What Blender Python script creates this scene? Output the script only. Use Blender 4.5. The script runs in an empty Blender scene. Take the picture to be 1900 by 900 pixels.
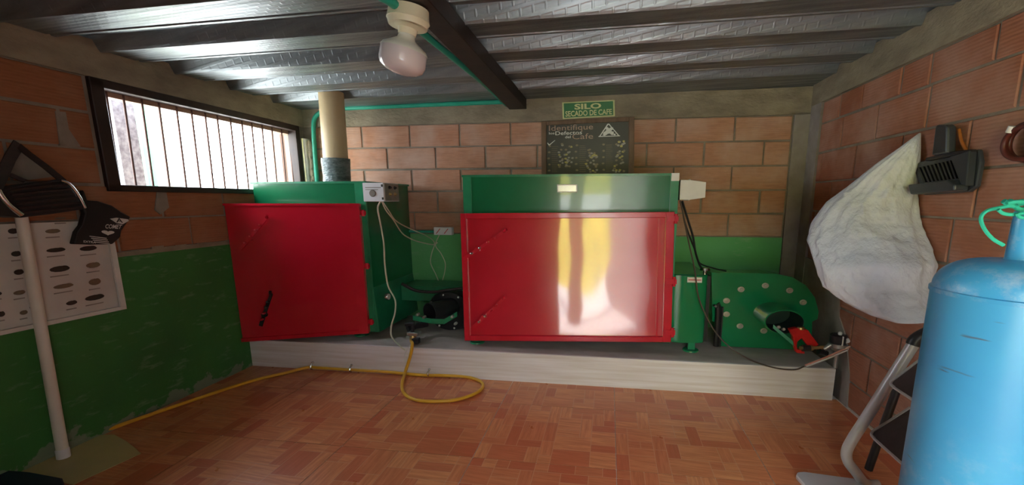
import bpy, bmesh, math, random
from mathutils import Vector, Matrix, noise
random.seed(7)
R = math.radians
SC = bpy.context.scene
COL = SC.collection

# ------------------------------------------------------------------ camera, world, lights, exposure
YAW, PITCH, EYE, FPX = 12.9323, 5.7106, 1.2, 780.0
cd = bpy.data.cameras.new('camera'); cam = bpy.data.objects.new('camera', cd); COL.objects.link(cam)
cd.sensor_fit = 'HORIZONTAL'; cd.sensor_width = 36.0; cd.lens = 36.0 * FPX / 1900.0
cd.clip_start = 0.02; cd.clip_end = 200
cam.location = (0, 0, EYE)
cam.rotation_euler = (R(90 - PITCH), 0, R(YAW))
SC.camera = cam
SC.view_settings.view_transform = 'Standard'; SC.view_settings.look = 'None'
SC.view_settings.gamma = 1.0; SC.view_settings.use_curve_mapping = False
SC.view_settings.exposure = 1.12

wd = bpy.data.worlds.new('overcast_sky'); SC.world = wd; wd.use_nodes = True
wn = wd.node_tree.nodes; wl = wd.node_tree.links
bg = wn['Background']; bg.inputs['Strength'].default_value = 9.0
tc = wn.new('ShaderNodeTexCoord'); sp = wn.new('ShaderNodeSeparateXYZ'); wl.new(tc.outputs['Generated'], sp.inputs[0])
rp = wn.new('ShaderNodeValToRGB'); wl.new(sp.outputs['Z'], rp.inputs[0])
rp.color_ramp.elements[0].color = (0.88, 0.93, 1.0, 1); rp.color_ramp.elements[0].position = 0.0
rp.color_ramp.elements[1].color = (0.74, 0.85, 1.0, 1); rp.color_ramp.elements[1].position = 0.9
wl.new(rp.outputs[0], bg.inputs[0])

sd = bpy.data.lights.new('sun', 'SUN'); sd.energy = 20.0; sd.angle = R(2); sd.color = (1, 0.96, 0.9)
sun = bpy.data.objects.new('sun', sd); COL.objects.link(sun)
sun.rotation_euler = Vector((0.05, -0.38, -0.92)).to_track_quat('-Z', 'Y').to_euler()   # high, from behind the back wall

def portal(name, loc, size, direction):
    l = bpy.data.lights.new(name, 'AREA'); l.shape = 'RECTANGLE'; l.size, l.size_y = size
    l.cycles.is_portal = True
    o = bpy.data.objects.new(name, l); COL.objects.link(o); o.location = loc
    o.rotation_euler = Vector(direction).to_track_quat('-Z', 'Z').to_euler()
    return o
V_FRONT, V_BACK, U_L, U_R = -0.55, 3.472, -2.524, 1.389
portal('doorway_portal', (0.51, V_FRONT - 0.30, 0.9), (1.25, 1.85), (0, 1, 0))
portal('window_portal', (-2.62, 2.45, 1.53), (1.5, 0.6), (1, 0, 0))

# ------------------------------------------------------------------ the room's own axes (walls lean a touch and meet a touch off square)
EX = Vector((0.996249579, 0.0865261576, 0)); EY = Vector((0, 1, 0)); EZ = Vector((0.00141522, -0.07558456, 1))
BAS = Matrix((EX, EY, EZ)).transposed(); BINV = BAS.inverted()
def P(u, v, w): return BAS @ Vector((u, v, w))
CAMR = cam.rotation_euler.to_matrix()
CAMU = BINV @ Vector((0, 0, EYE))
def at(x, y, axis, val):
    """room point (u,v,w) on the room plane axis=val that a sight line measured in the photograph meets"""
    d = BINV @ (CAMR @ Vector(((x - 950) / FPX, (450 - y) / FPX, -1)))
    t = (val - CAMU[axis]) / d[axis]
    return CAMU + d * t
def aw(x, y, v): return at(x, y, 1, v)
def roof_w(u): return 1.945 + 0.0150 * (u + 2.5)

# ------------------------------------------------------------------ materials
def new_mat(name):
    m = bpy.data.materials.new(name); m.use_nodes = True
    return m, m.node_tree.nodes, m.node_tree.links, m.node_tree.nodes['Principled BSDF']
def mix(n, l, fac, a, b):
    x = n.new('ShaderNodeMix'); x.data_type = 'RGBA'
    if isinstance(fac, (int, float)): x.inputs[0].default_value = fac
    else: l.new(fac, x.inputs[0])
    for i, c in ((6, a), (7, b)):
        if isinstance(c, tuple): x.inputs[i].default_value = (*c[:3], 1)
        else: l.new(c, x.inputs[i])
    return x.outputs[2]
def coords(n, l, scale=(1, 1, 1), kind='Object'):
    t = n.new('ShaderNodeTexCoord'); mp = n.new('ShaderNodeMapping'); mp.inputs['Scale'].default_value = scale
    l.new(t.outputs[kind], mp.inputs[0]); return mp.outputs[0]
def noise_tex(n, l, co, scale, detail=4, rough=0.55):
    t = n.new('ShaderNodeTexNoise'); t.inputs['Scale'].default_value = scale; t.inputs['Detail'].default_value = detail
    t.inputs['Roughness'].default_value = rough; l.new(co, t.inputs['Vector']); return t.outputs['Fac']
def ramp(n, l, src, a, b):
    r = n.new('ShaderNodeMapRange'); r.inputs[1].default_value = a; r.inputs[2].default_value = b; l.new(src, r.inputs[0]); return r.outputs[0]
def math_n(n, l, op, a, b):
    m = n.new('ShaderNodeMath'); m.operation = op
    for i, c in ((0, a), (1, b)):
        if isinstance(c, (int, float)): m.inputs[i].default_value = c
        else: l.new(c, m.inputs[i])
    return m.outputs[0]
def bump(n, l, b, h, strength, dist=0.01):
    x = n.new('ShaderNodeBump'); x.inputs['Strength'].default_value = strength; x.inputs['Distance'].default_value = dist
    l.new(h, x.inputs['Height']); l.new(x.outputs[0], b.inputs['Normal'])
def pm(name, col, rough=0.5, metal=0.0, col2=None, scale=8, stretch=(1, 1, 1), bmp=0.0, bscale=40, coat=0.0, lo=0.35, hi=0.65, bdist=0.004):
    m, n, l, b = new_mat(name)
    b.inputs['Roughness'].default_value = rough; b.inputs['Metallic'].default_value = metal
    if coat: b.inputs['Coat Weight'].default_value = coat; b.inputs['Coat Roughness'].default_value = 0.05; b.inputs['Coat IOR'].default_value = 1.7 if coat > .85 else 1.5
    co = coords(n, l, stretch)
    col2 = col2 or tuple(c * 0.82 for c in col)
    l.new(mix(n, l, ramp(n, l, noise_tex(n, l, co, scale), lo, hi), col, col2), b.inputs['Base Color'])
    if bmp: bump(n, l, b, noise_tex(n, l, co, bscale), bmp, bdist)
    return m

# brick: fired clay with fine horizontal ridges, each brick its own shade
def brick_mat(name, c1, c2, dust, dustamt):
    m, n, l, b = new_mat(name)
    co = coords(n, l); b.inputs['Roughness'].default_value = 0.85
    oi = n.new('ShaderNodeObjectInfo')
    c = mix(n, l, oi.outputs['Random'], c1, c2)
    add = n.new('ShaderNodeVectorMath'); add.operation = 'ADD'; l.new(co, add.inputs[0]); l.new(oi.outputs['Location'], add.inputs[1])
    mp = n.new('ShaderNodeMapping'); mp.inputs['Scale'].default_value = (1.2, 1.2, 9); l.new(add.outputs[0], mp.inputs[0])
    streak = noise_tex(n, l, mp.outputs[0], 9, 5)
    c = mix(n, l, math_n(n, l, 'MULTIPLY', ramp(n, l, streak, 0.4, 0.75), 0.55), c, tuple(x * 0.62 for x in c1))
    blot = noise_tex(n, l, add.outputs[0], 3.5, 4)
    c = mix(n, l, math_n(n, l, 'MULTIPLY', ramp(n, l, blot, 0.42, 0.7), dustamt), c, dust)
    l.new(c, b.inputs['Base Color'])
    wv = n.new('ShaderNodeTexWave'); wv.bands_direction = 'Z'; wv.inputs['Scale'].default_value = 22; wv.inputs['Distortion'].default_value = 1.5
    l.new(add.outputs[0], wv.inputs['Vector'])
    h = math_n(n, l, 'ADD', wv.outputs['Fac'], math_n(n, l, 'MULTIPLY', streak, 2.0))
    bump(n, l, b, h, 0.35, 0.003)
    return m
M = {}
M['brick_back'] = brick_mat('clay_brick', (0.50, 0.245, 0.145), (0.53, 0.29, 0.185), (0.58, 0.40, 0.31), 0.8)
M['brick_left'] = brick_mat('clay_brick_orange_dim', (0.36, 0.135, 0.055), (0.30, 0.12, 0.05), (0.38, 0.21, 0.12), 0.5)  # orange clay, colour lowered to paint in the dimness of the left side
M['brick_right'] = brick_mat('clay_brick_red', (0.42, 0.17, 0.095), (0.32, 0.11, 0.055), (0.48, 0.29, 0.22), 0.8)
M['mortar'] = pm('grey_mortar', (0.30, 0.26, 0.21), 0.95, 0, (0.21, 0.18, 0.14), 9, bmp=0.6, bscale=70)
M['concrete'] = pm('rough_concrete', (0.33, 0.285, 0.20), 0.95, 0, (0.22, 0.185, 0.13), 5, (1, 1, 2), bmp=0.9, bscale=28, bdist=0.008)
M['cement'] = pm('cement_render', (0.34, 0.31, 0.28), 0.95, 0, (0.24, 0.21, 0.19), 6, bmp=0.6, bscale=30)
M['whiteplaster'] = pm('white_plaster', (0.75, 0.72, 0.68), 0.9, 0, (0.6, 0.57, 0.52), 9, bmp=0.4)

def dado_mat(name, c1, c2, flake):
    m, n, l, b = new_mat(name); co = coords(n, l)
    b.inputs['Roughness'].default_value = 0.55
    c = mix(n, l, ramp(n, l, noise_tex(n, l, co, 2.3, 5), 0.35, 0.7), c1, c2)
    # chalky rubbed streaks
    mp = n.new('ShaderNodeMapping'); mp.inputs['Scale'].default_value = (2, 2, 7); l.new(co, mp.inputs[0])
    st = ramp(n, l, noise_tex(n, l, mp.outputs[0], 3.1, 8, 0.65), 0.57, 0.75)
    c = mix(n, l, math_n(n, l, 'MULTIPLY', st, 0.42), c, (0.38, 0.52, 0.36))
    # paint flaked off along the foot of the wall
    s = n.new('ShaderNodeSeparateXYZ'); l.new(co, s.inputs[0])
    edge = noise_tex(n, l, co, 7, 6, 0.6)
    lim = math_n(n, l, 'SUBTRACT', math_n(n, l, 'MULTIPLY', edge, 0.40), 0.165)
    d = math_n(n, l, 'SUBTRACT', lim, s.outputs['Z'])
    f = ramp(n, l, d, -0.006, 0.006)
    c = mix(n, l, math_n(n, l, 'MULTIPLY', f, flake), c, (0.30, 0.32, 0.26))
    l.new(c, b.inputs['Base Color']); bump(n, l, b, noise_tex(n, l, co, 22, 5), 0.5, 0.006)
    return m
M['dado'] = dado_mat('green_wall_paint_shaded', (0.04, 0.215, 0.045), (0.03, 0.165, 0.04), 0.6)  # left wall's shade is put into this darker copy of the green
M['dado_lit'] = dado_mat('green_wall_paint_lit', (0.10, 0.42, 0.13), (0.13, 0.47, 0.18), 0.2)  # same green paint, lightened to carry the back wall's stronger light

# parquet-printed ceramic tile; colour attribute: R shade, G grain direction, B printed joint
def tile_mat():
    m, n, l, b = new_mat('parquet_print_tile'); co = coords(n, l)
    a = n.new('ShaderNodeVertexColor'); a.layer_name = 'print'
    s = n.new('ShaderNodeSeparateColor'); l.new(a.outputs[0], s.inputs[0])
    c = mix(n, l, s.outputs[0], (0.78, 0.34, 0.145), (0.56, 0.145, 0.065))
    gs = []
    for sc in ((3, 40, 1), (40, 3, 1)):
        mp = n.new('ShaderNodeMapping'); mp.inputs['Scale'].default_value = sc; l.new(co, mp.inputs[0])
        gs.append(noise_tex(n, l, mp.outputs[0], 1.6, 6, 0.65))
    x = n.new('ShaderNodeMix'); l.new(s.outputs[1], x.inputs[0]); l.new(gs[0], x.inputs[2]); l.new(gs[1], x.inputs[3])
    g = ramp(n, l, x.outputs[0], 0.38, 0.66)
    c = mix(n, l, math_n(n, l, 'MULTIPLY', g, 0.7), c, (0.46, 0.12, 0.04))
    c = mix(n, l, math_n(n, l, 'MULTIPLY', ramp(n, l, x.outputs[0], 0.60, 0.80), 0.7), c, (0.72, 0.36, 0.17))
    c = mix(n, l, s.outputs[2], c, (0.66, 0.34, 0.19))
    l.new(c, b.inputs['Base Color'])
    l.new(ramp_to(n, l, noise_tex(n, l, co, 5), 0.22, 0.38), b.inputs['Roughness'])
    return m
def ramp_to(n, l, src, a, b):
    r = n.new('ShaderNodeMapRange'); r.inputs[3].default_value = a; r.inputs[4].default_value = b; l.new(src, r.inputs[0]); return r.outputs[0]
M['tile'] = tile_mat()
M['grout'] = pm('pale_grout', (0.90, 0.84, 0.76), 0.8, 0, (0.80, 0.70, 0.60), 12)

# galvanised steel roof sheet with small embossed dashes
def roof_mat():
    m, n, l, b = new_mat('galvanised_sheet'); co = coords(n, l)
    b.inputs['Metallic'].default_value = 0.75; b.inputs['Specular IOR Level'].default_value = 0.5
    v = n.new('ShaderNodeTexVoronoi'); v.inputs['Scale'].default_value = 25; l.new(co, v.inputs['Vector'])
    mp = n.new('ShaderNodeMapping'); mp.inputs['Scale'].default_value = (1.2, 14, 1); l.new(co, mp.inputs[0])
    ns = noise_tex(n, l, mp.outputs[0], 2.0, 6)
    c = mix(n, l, ramp(n, l, ns, 0.3, 0.7), (0.36, 0.41, 0.43), (0.17, 0.195, 0.20))
    l.new(c, b.inputs['Base Color']); l.new(ramp_to(n, l, ns, 0.32, 0.50), b.inputs['Roughness'])
    bt = n.new('ShaderNodeTexBrick'); bt.inputs['Scale'].default_value = 1.0; bt.inputs['Mortar Size'].default_value = 0.006
    bt.inputs['Brick Width'].default_value = 0.055; bt.inputs['Row Height'].default_value = 0.022; bt.inputs['Mortar Smooth'].default_value = 0.6
    l.new(co, bt.inputs['Vector'])
    bump(n, l, b, bt.outputs['Fac'], 0.22, 0.004)
    return m
M['roof'] = roof_mat()
M['green'] = pm('green_enamel', (0.006, 0.175, 0.065), 0.22, 0, (0.004, 0.145, 0.052), 3, bmp=0.10, bscale=3, coat=0.6, bdist=0.02)
M['green_edge'] = pm('green_enamel_pale', (0.02, 0.27, 0.12), 0.3, 0, (0.015, 0.2, 0.09), 9, bmp=0.1, coat=0.4)  # paler green enamel for rims, strips, duct and feet
M['green_plate'] = pm('green_enamel_glossy', (0.008, 0.22, 0.085), 0.16, 0, (0.006, 0.19, 0.07), 3, coat=0.8)
M['red'] = pm('red_enamel', (0.62, 0.012, 0.032), 0.20, 0, (0.56, 0.010, 0.026), 2, bmp=0.12, bscale=2.0, coat=0.9, bdist=0.02)
M['red_part'] = pm('red_enamel_edge', (0.64, 0.014, 0.035), 0.25, 0, (0.55, 0.010, 0.025), 6, coat=0.6)
M['red_cast'] = pm('red_cast_metal', (0.62, 0.02, 0.015), 0.4, 0, (0.5, 0.01, 0.01), 20, bmp=0.3)
M['plinth'] = pm('washed_wood_grain_face', (0.84, 0.82, 0.82), 0.5, 0, (0.70, 0.65, 0.61), 3.0, (0.6, 1, 16), bmp=0.15, bscale=10)
M['plinth_top'] = pm('cement_plinth_top', (0.56, 0.50, 0.45), 0.7, 0, (0.42, 0.37, 0.33), 4, (1, 2, 1), bmp=0.4)
M['frame'] = pm('dark_brown_window_paint', (0.035, 0.015, 0.010), 0.45, 0, (0.02, 0.01, 0.008), 10)
M['bar'] = pm('rusty_bar', (0.16, 0.08, 0.06), 0.6, 0.2, (0.10, 0.05, 0.04), 30)
M['beam'] = pm('black_painted_steel', (0.014, 0.011, 0.010), 0.55, 0.0, (0.03, 0.02, 0.015), 12, bmp=0.2)
M['conduit'] = pm('green_conduit', (0.03, 0.40, 0.27), 0.4, 0, (0.02, 0.33, 0.22), 10)
M['cream'] = pm('cream_plastic', (0.80, 0.76, 0.55), 0.4, 0, (0.74, 0.70, 0.48), 10)
M['bulb_base'] = pm('white_lamp_housing', (0.75, 0.78, 0.68), 0.35)
M['bulb'] = pm('frosted_diffuser', (0.72, 0.66, 0.66), 0.18, 0, (0.70, 0.64, 0.64), 4, coat=0.4)
M['white'] = pm('white_plastic', (0.80, 0.81, 0.82), 0.4, 0, (0.74, 0.75, 0.76), 10)
M['pole'] = pm('white_pvc', (0.82, 0.80, 0.70), 0.35, 0, (0.70, 0.67, 0.56), 5, (1, 1, .5))
M['flue'] = pm('beige_flue_paint', (0.66, 0.53, 0.31), 0.5, 0, (0.58, 0.46, 0.26), 4, bmp=0.1)
M['tape'] = pm('grey_duct_tape', (0.10, 0.14, 0.14), 0.35, 0.1, (0.22, 0.26, 0.26), 14, (1, 1, 3), bmp=1.0, bscale=18, bdist=0.02)
M['black'] = pm('black_rubber', (0.012, 0.012, 0.014), 0.45, 0, (0.02, 0.02, 0.022), 20)
M['blackmetal'] = pm('black_metal', (0.02, 0.02, 0.022), 0.35, 0.3, (0.035, 0.035, 0.04), 12)
M['tube_inside'] = pm('dark_green_inner', (0.02, 0.05, 0.04), 0.6)  # darker green for the inside of the inlet tube
M['steel'] = pm('bright_steel', (0.62, 0.62, 0.60), 0.25, 1.0, (0.5, 0.5, 0.48), 20)
M['galv'] = pm('zinc_screw', (0.62, 0.66, 0.58), 0.35, 0.7, (0.5, 0.5, 0.45), 20)
M['brass'] = pm('brass', (0.60, 0.46, 0.22), 0.35, 0.9, (0.5, 0.36, 0.16), 20)
M['copper'] = pm('copper_red_lead', (0.62, 0.20, 0.14), 0.4, 0.1, (0.7, 0.5, 0.4), 20)
M['aluminium'] = pm('brushed_aluminium_plate', (0.55, 0.55, 0.52), 0.35, 0.8, (0.42, 0.42, 0.40), 14)
M['hose'] = pm('yellow_gas_hose', (0.80, 0.46, 0.035), 0.4, 0, (0.70, 0.38, 0.03), 10)
M['cable_w'] = pm('pale_cable', (0.66, 0.68, 0.50), 0.5)
M['cable_g'] = pm('grey_brown_cable', (0.11, 0.08, 0.06), 0.5)
M['sign_green'] = pm('sign_green', (0.006, 0.16, 0.045), 0.4)
M['sign_cream'] = pm('sign_cream', (0.66, 0.72, 0.34), 0.5)
M['poster_black'] = pm('black_poster', (0.014, 0.015, 0.012), 0.42, 0, (0.022, 0.022, 0.016), 6)
M['wood'] = pm('brown_wood_frame', (0.20, 0.12, 0.065), 0.6, 0, (0.12, 0.07, 0.04), 4, (6, 6, 1), bmp=0.3)
M['print_tan'] = pm('print_tan', (0.42, 0.27, 0.20), 0.4)
M['print_white'] = pm('print_white', (0.75, 0.75, 0.70), 0.4)
M['print_gold'] = pm('print_gold', (0.45, 0.38, 0.10), 0.4)
M['print_grey'] = pm('print_grey', (0.30, 0.28, 0.24), 0.4)
M['paper'] = pm('white_poster', (0.66, 0.66, 0.60), 0.3, 0, (0.54, 0.53, 0.48), 3, coat=0.3)
M['paper_edge'] = pm('poster_border', (0.80, 0.80, 0.74), 0.4)
M['print_dark'] = pm('print_dark', (0.035, 0.03, 0.02), 0.4)
M['print_brown'] = pm('print_brown', (0.20, 0.15, 0.09), 0.4)
M['print_red'] = pm('print_red', (0.6, 0.04, 0.05), 0.4)
M['sack'] = pm('woven_white_sack', (0.76, 0.80, 0.88), 0.7, 0, (0.64, 0.67, 0.74), 3, (1, 1, .6), bmp=0.9, bscale=11, bdist=0.03)
M['dustpan'] = pm('black_dustpan_plastic', (0.03, 0.037, 0.045), 0.35, 0, (0.045, 0.055, 0.065), 8)
M['orange'] = pm('orange_plastic', (0.42, 0.13, 0.02), 0.5)
M['redhose'] = pm('dark_red_hose', (0.11, 0.022, 0.015), 0.4)
M['string'] = pm('turquoise_string', (0.03, 0.55, 0.38), 0.7)
M['ladder'] = pm('light_grey_tube', (0.60, 0.60, 0.62), 0.3, 0.1, (0.5, 0.5, 0.5), 8)
M['tread'] = pm('dark_brown_tread', (0.040, 0.026, 0.026), 0.5, 0, (0.06, 0.04, 0.04), 14, bmp=0.3)
M['bluecloth'] = pm('dark_blue_plastic', (0.012, 0.02, 0.05), 0.5)
M['bagblack'] = pm('black_matt_bag', (0.008, 0.008, 0.008), 0.6, 0, (0.014, 0.012, 0.012), 10, bmp=0.4, bscale=12)
M['bagdark'] = pm('black_brown_webbing', (0.022, 0.012, 0.010), 0.6, 0, (0.04, 0.02, 0.016), 10, (1, 1, 9))
M['creamsheet'] = pm('cream_sheet', (0.62, 0.53, 0.22), 0.45, 0, (0.5, 0.44, 0.2), 3)
def tank_mat():
    m, n, l, b = new_mat('scratched_blue_paint'); co = coords(n, l)
    b.inputs['Roughness'].default_value = 0.33
    s = n.new('ShaderNodeSeparateXYZ'); l.new(co, s.inputs[0])
    c = mix(n, l, ramp(n, l, noise_tex(n, l, co, 3, 5), 0.35, 0.7), (0.07, 0.40, 0.72), (0.055, 0.32, 0.66))
    low = ramp(n, l, s.outputs['Z'], 0.62, 0.30)
    scuff = ramp(n, l, noise_tex(n, l, co, 16, 8, 0.75), 0.50, 0.72)
    c = mix(n, l, math_n(n, l, 'MULTIPLY', math_n(n, l, 'MULTIPLY', scuff, low), 0.7), c, (0.42, 0.55, 0.72))
    mp = n.new('ShaderNodeMapping'); mp.inputs['Scale'].default_value = (2.5, 2.5, 26); mp.inputs['Rotation'].default_value = (0.15, 0.1, 0); l.new(co, mp.inputs[0])
    scr = ramp(n, l, noise_tex(n, l, mp.outputs[0], 2.2, 3, 0.5), 0.70, 0.73)
    c = mix(n, l, math_n(n, l, 'MULTIPLY', scr, 0.8), c, (0.10, 0.11, 0.16))
    l.new(c, b.inputs['Base Color']); bump(n, l, b, noise_tex(n, l, co, 6), 0.12, 0.01)
    return m
M['tank'] = tank_mat()
M['tank_rust'] = pm('rusty_chip', (0.10, 0.06, 0.06), 0.8)
M['earth'] = pm('pale_concrete_yard', (0.50, 0.49, 0.47), 0.9, 0, (0.42, 0.41, 0.38), 2)
M['bank'] = pm('dry_grass_bank', (0.42, 0.36, 0.06), 0.95, 0, (0.22, 0.24, 0.04), 3, bmp=0.6, bscale=6, bdist=0.05)
M['outpost'] = pm('green_painted_post', (0.10, 0.33, 0.16), 0.6)
M['outmesh'] = pm('grey_shade_net', (0.22, 0.20, 0.23), 0.9, 0, (0.42, 0.40, 0.44), 30, bmp=0.4)
M['outwall'] = pm('pale_yellow_wall', (0.80, 0.78, 0.50), 0.9)
M['trunk'] = pm('tree_bark', (0.05, 0.035, 0.025), 0.9)

# ------------------------------------------------------------------ mesh building in room coordinates
class MB:
    def __init__(s): s.v = []; s.f = []; s.mi = []; s.c = 0
    def quad(s, a, b, c, d):
        i = len(s.v); s.v += [Vector(a), Vector(b), Vector(c), Vector(d)]; s.f.append((i, i + 1, i + 2, i + 3)); s.mi.append(s.c); return s
    def poly(s, pts):
        i = len(s.v); s.v += [Vector(p) for p in pts]; s.f.append(tuple(range(i, i + len(pts)))); s.mi.append(s.c); return s
    def hexa(s, c):   # 8 corners: bottom ring 0-3, top ring 4-7
        i = len(s.v); s.v += [Vector(p) for p in c]
        for f in ((3, 2, 1, 0), (4, 5, 6, 7), (0, 1, 5, 4), (1, 2, 6, 5), (2, 3, 7, 6), (3, 0, 4, 7)):
            s.f.append(tuple(i + k for k in f)); s.mi.append(s.c)
        return s
    def box(s, u0, u1, v0, v1, w0, w1):
        return s.hexa([(u0, v0, w0), (u1, v0, w0), (u1, v1, w0), (u0, v1, w0), (u0, v0, w1), (u1, v0, w1), (u1, v1, w1), (u0, v1, w1)])
    def slab(s, pts, d):   # closed outline extruded by vector d
        i = len(s.v); n = len(pts); d = Vector(d)
        s.v += [Vector(p) for p in pts] + [Vector(p) + d for p in pts]
        s.f.append(tuple(range(i, i + n))); s.f.append(tuple(range(i + 2 * n - 1, i + n - 1, -1))); s.mi += [s.c] * 2
        for k in range(n):
            j = (k + 1) % n; s.f.append((i + j, i + k, i + n + k, i + n + j)); s.mi.append(s.c)
        return s
    def rings(s, rings, closed=True, cap0=True, cap1=True):
        i = len(s.v); n = len(rings[0])
        for r in rings: s.v += [Vector(p) for p in r]
        for a in range(len(rings) - 1):
            for k in range(n if closed else n - 1):
                j = (k + 1) % n
                s.f.append((i + a * n + k, i + a * n + j, i + (a + 1) * n + j, i + (a + 1) * n + k)); s.mi.append(s.c)
        if cap0: s.f.append(tuple(i + k for k in range(n - 1, -1, -1))); s.mi.append(s.c)
        if cap1: b = i + (len(rings) - 1) * n; s.f.append(tuple(b + k for k in range(n))); s.mi.append(s.c)
        return s
    def lathe(s, a, b, prof, n=20, sx=1.0, cap0=True, cap1=True):   # prof: (t along a->b, radius); sx widens sideways
        a = Vector(a); b = Vector(b); d = (b - a); dn = d.normalized()
        x = Vector((1, 0, 0)) if abs(dn.x) < 0.8 else Vector((0, 1, 0))
        x = (x - dn * x.dot(dn)).normalized(); y = dn.cross(x)
        rs = []
        for t, r in prof:
            c = a + d * t; rs.append([c + x * (math.cos(2 * math.pi * k / n) * r * sx) + y * (math.sin(2 * math.pi * k / n) * r) for k in range(n)])
        return s.rings(rs, True, cap0, cap1)
    def cyl(s, a, b, r, n=12, **k): return s.lathe(a, b, [(0, r), (1, r)], n, **k)
    def tube(s, pts, r, n=8, sm=5, rr=None):
        pts = [Vector(p) for p in pts]
        if sm > 1 and len(pts) > 2:
            q = []; e = [pts[0] * 2 - pts[1]] + pts + [pts[-1] * 2 - pts[-2]]
            for i in range(1, len(e) - 2):
                for k in range(sm):
                    t = k / sm; p0, p1, p2, p3 = e[i - 1:i + 3]
                    q.append(0.5 * ((2 * p1) + (p2 - p0) * t + (2 * p0 - 5 * p1 + 4 * p2 - p3) * t * t + (3 * p1 - p0 - 3 * p2 + p3) * t ** 3))
            q.append(pts[-1]); pts = q
        rs = []; prev = None
        for i, p in enumerate(pts):
            d = (pts[min(i + 1, len(pts) - 1)] - pts[max(i - 1, 0)]).normalized()
            if prev is None:
                x = Vector((0, 0, 1)) if abs(d.z) < 0.9 else Vector((1, 0, 0))
            else: x = prev
            x = (x - d * x.dot(d)).normalized(); y = d.cross(x); prev = x
            rs.append([p + (x * math.cos(2 * math.pi * k / n) + y * math.sin(2 * math.pi * k / n)) * r for k in range(n)])
        return s.rings(rs)
    def ball(s, c, r, n=10, m=6, sq=(1, 1, 1)):
        c = Vector(c); rs = []
        for a in range(m + 1):
            ph = math.pi * (0.02 + 0.96 * a / m)
            rs.append([c + Vector((r * sq[0] * math.sin(ph) * math.cos(2 * math.pi * k / n), r * sq[1] * math.sin(ph) * math.sin(2 * math.pi * k / n), -r * sq[2] * math.cos(ph))) for k in range(n)])
        return s.rings(rs)
    def mesh(s, name, mats, origin=Vector((0, 0, 0)), smooth=None, bevel=0, seg=1):
        me = bpy.data.meshes.new(name)
        me.from_pydata([BAS @ p - origin for p in s.v], [], s.f)
        for m in (mats if isinstance(mats, (list, tuple)) else [mats]): me.materials.append(M[m] if isinstance(m, str) else m)
        for p, i in zip(me.polygons, s.mi): p.material_index = i
        bm = bmesh.new(); bm.from_mesh(me)
        if bevel:
            bmesh.ops.remove_doubles(bm, verts=bm.verts, dist=1e-5)
            es = [e for e in bm.edges if len(e.link_faces) == 2 and e.calc_face_angle(0) > 0.6]
            bmesh.ops.bevel(bm, geom=es, offset=bevel, segments=seg, affect='EDGES', profile=0.5, clamp_overlap=True)
        bmesh.ops.recalc_face_normals(bm, faces=bm.faces)
        bm.to_mesh(me); bm.free()
        if smooth is not None:
            me.polygons.foreach_set('use_smooth', [True] * len(me.polygons)); me.set_sharp_from_angle(angle=R(smooth))
        me.update(); return me
    def build(s, name, mats, parent=None, smooth=None, bevel=0, seg=1, origin=None, **tags):
        if origin is None:
            if parent is not None and parent.get('_o') is not None: org = Vector(parent['_o'])
            else:
                xs = [BAS @ p for p in s.v]; org = Vector((sum(p.x for p in xs) / len(xs), sum(p.y for p in xs) / len(xs), min(p.z for p in xs)))
        else: org = P(*origin)
        if name in SETTING or tags.get('kind') == 'structure': org = Vector((0, 0, 0))
        o = bpy.data.objects.new(name, s.mesh(name, mats, org, smooth, bevel, seg)); COL.objects.link(o)
        ABS[o.name] = org
        if parent is not None:
            o.parent = parent; o.location = org - ABS[parent.name]
        else: o.location = org
        for k, x in tags.items(): o[k] = x
        return o
SETTING = set(); ABS = {}
def thing(name, label, cat, base, group=None):
    o = bpy.data.objects.new(name, None); COL.objects.link(o); o.empty_display_size = 0.05
    o.location = P(*base); ABS[o.name] = P(*base); o['label'] = label; o['category'] = cat
    if group: o['group'] = group
    return o
def text_geo(t, bold=0.0):
    c = bpy.data.curves.new('t', 'FONT'); c.body = t; c.offset = bold; c.resolution_u = 3
    o = bpy.data.objects.new('t', c); COL.objects.link(o)
    dg = bpy.context.evaluated_depsgraph_get(); me = o.evaluated_get(dg).to_mesh()
    vs = [v.co.copy() for v in me.vertices]; fs = [tuple(p.vertices) for p in me.polygons]
    o.evaluated_get(dg).to_mesh_clear(); bpy.data.objects.remove(o); bpy.data.curves.remove(c)
    x0 = min(v.x for v in vs); x1 = max(v.x for v in vs); y0 = min(v.y for v in vs); y1 = max(v.y for v in vs)
    return [((v.x - x0) / (x1 - x0), (v.y - y0) / (y1 - y0)) for v in vs], fs
def quadmap(tl, tr, br, bl):
    tl, tr, br, bl = map(Vector, (tl, tr, br, bl))
    return lambda s, t: (bl * (1 - s) + br * s) * (1 - t) + (tl * (1 - s) + tr * s) * t   # t up
def put_text(mb, t, q, s0, s1, t0, t1, bold=0.0, off=(0, 0, 0)):
    vs, fs = text_geo(t, bold); i = len(mb.v); off = Vector(off)
    mb.v += [q(s0 + (s1 - s0) * x, t0 + (t1 - t0) * y) + off for x, y in vs]
    for f in fs: mb.f.append(tuple(i + k for k in f)); mb.mi.append(mb.c)
def blob(mb, q, s, t, rs, rt, off=(0, 0, 0), n=10, jag=0.0, rot=0.0):
    off = Vector(off); pts = []
    for k in range(n):
        a = 2 * math.pi * k / n; j = 1 + jag * (random.random() - 0.5)
        x, y = math.cos(a) * rs * j, math.sin(a) * rt * j
        pts.append(q(s + x * math.cos(rot) - y * math.sin(rot) * rs / rt * 1.0, t + y * math.cos(rot) + x * math.sin(rot) * rt / rs) + off)
    mb.poly(pts)

# ------------------------------------------------------------------ SETTING
def struct(mb, name, mats, **k):
    return mb.build(name, mats, kind='structure', **k)
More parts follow.
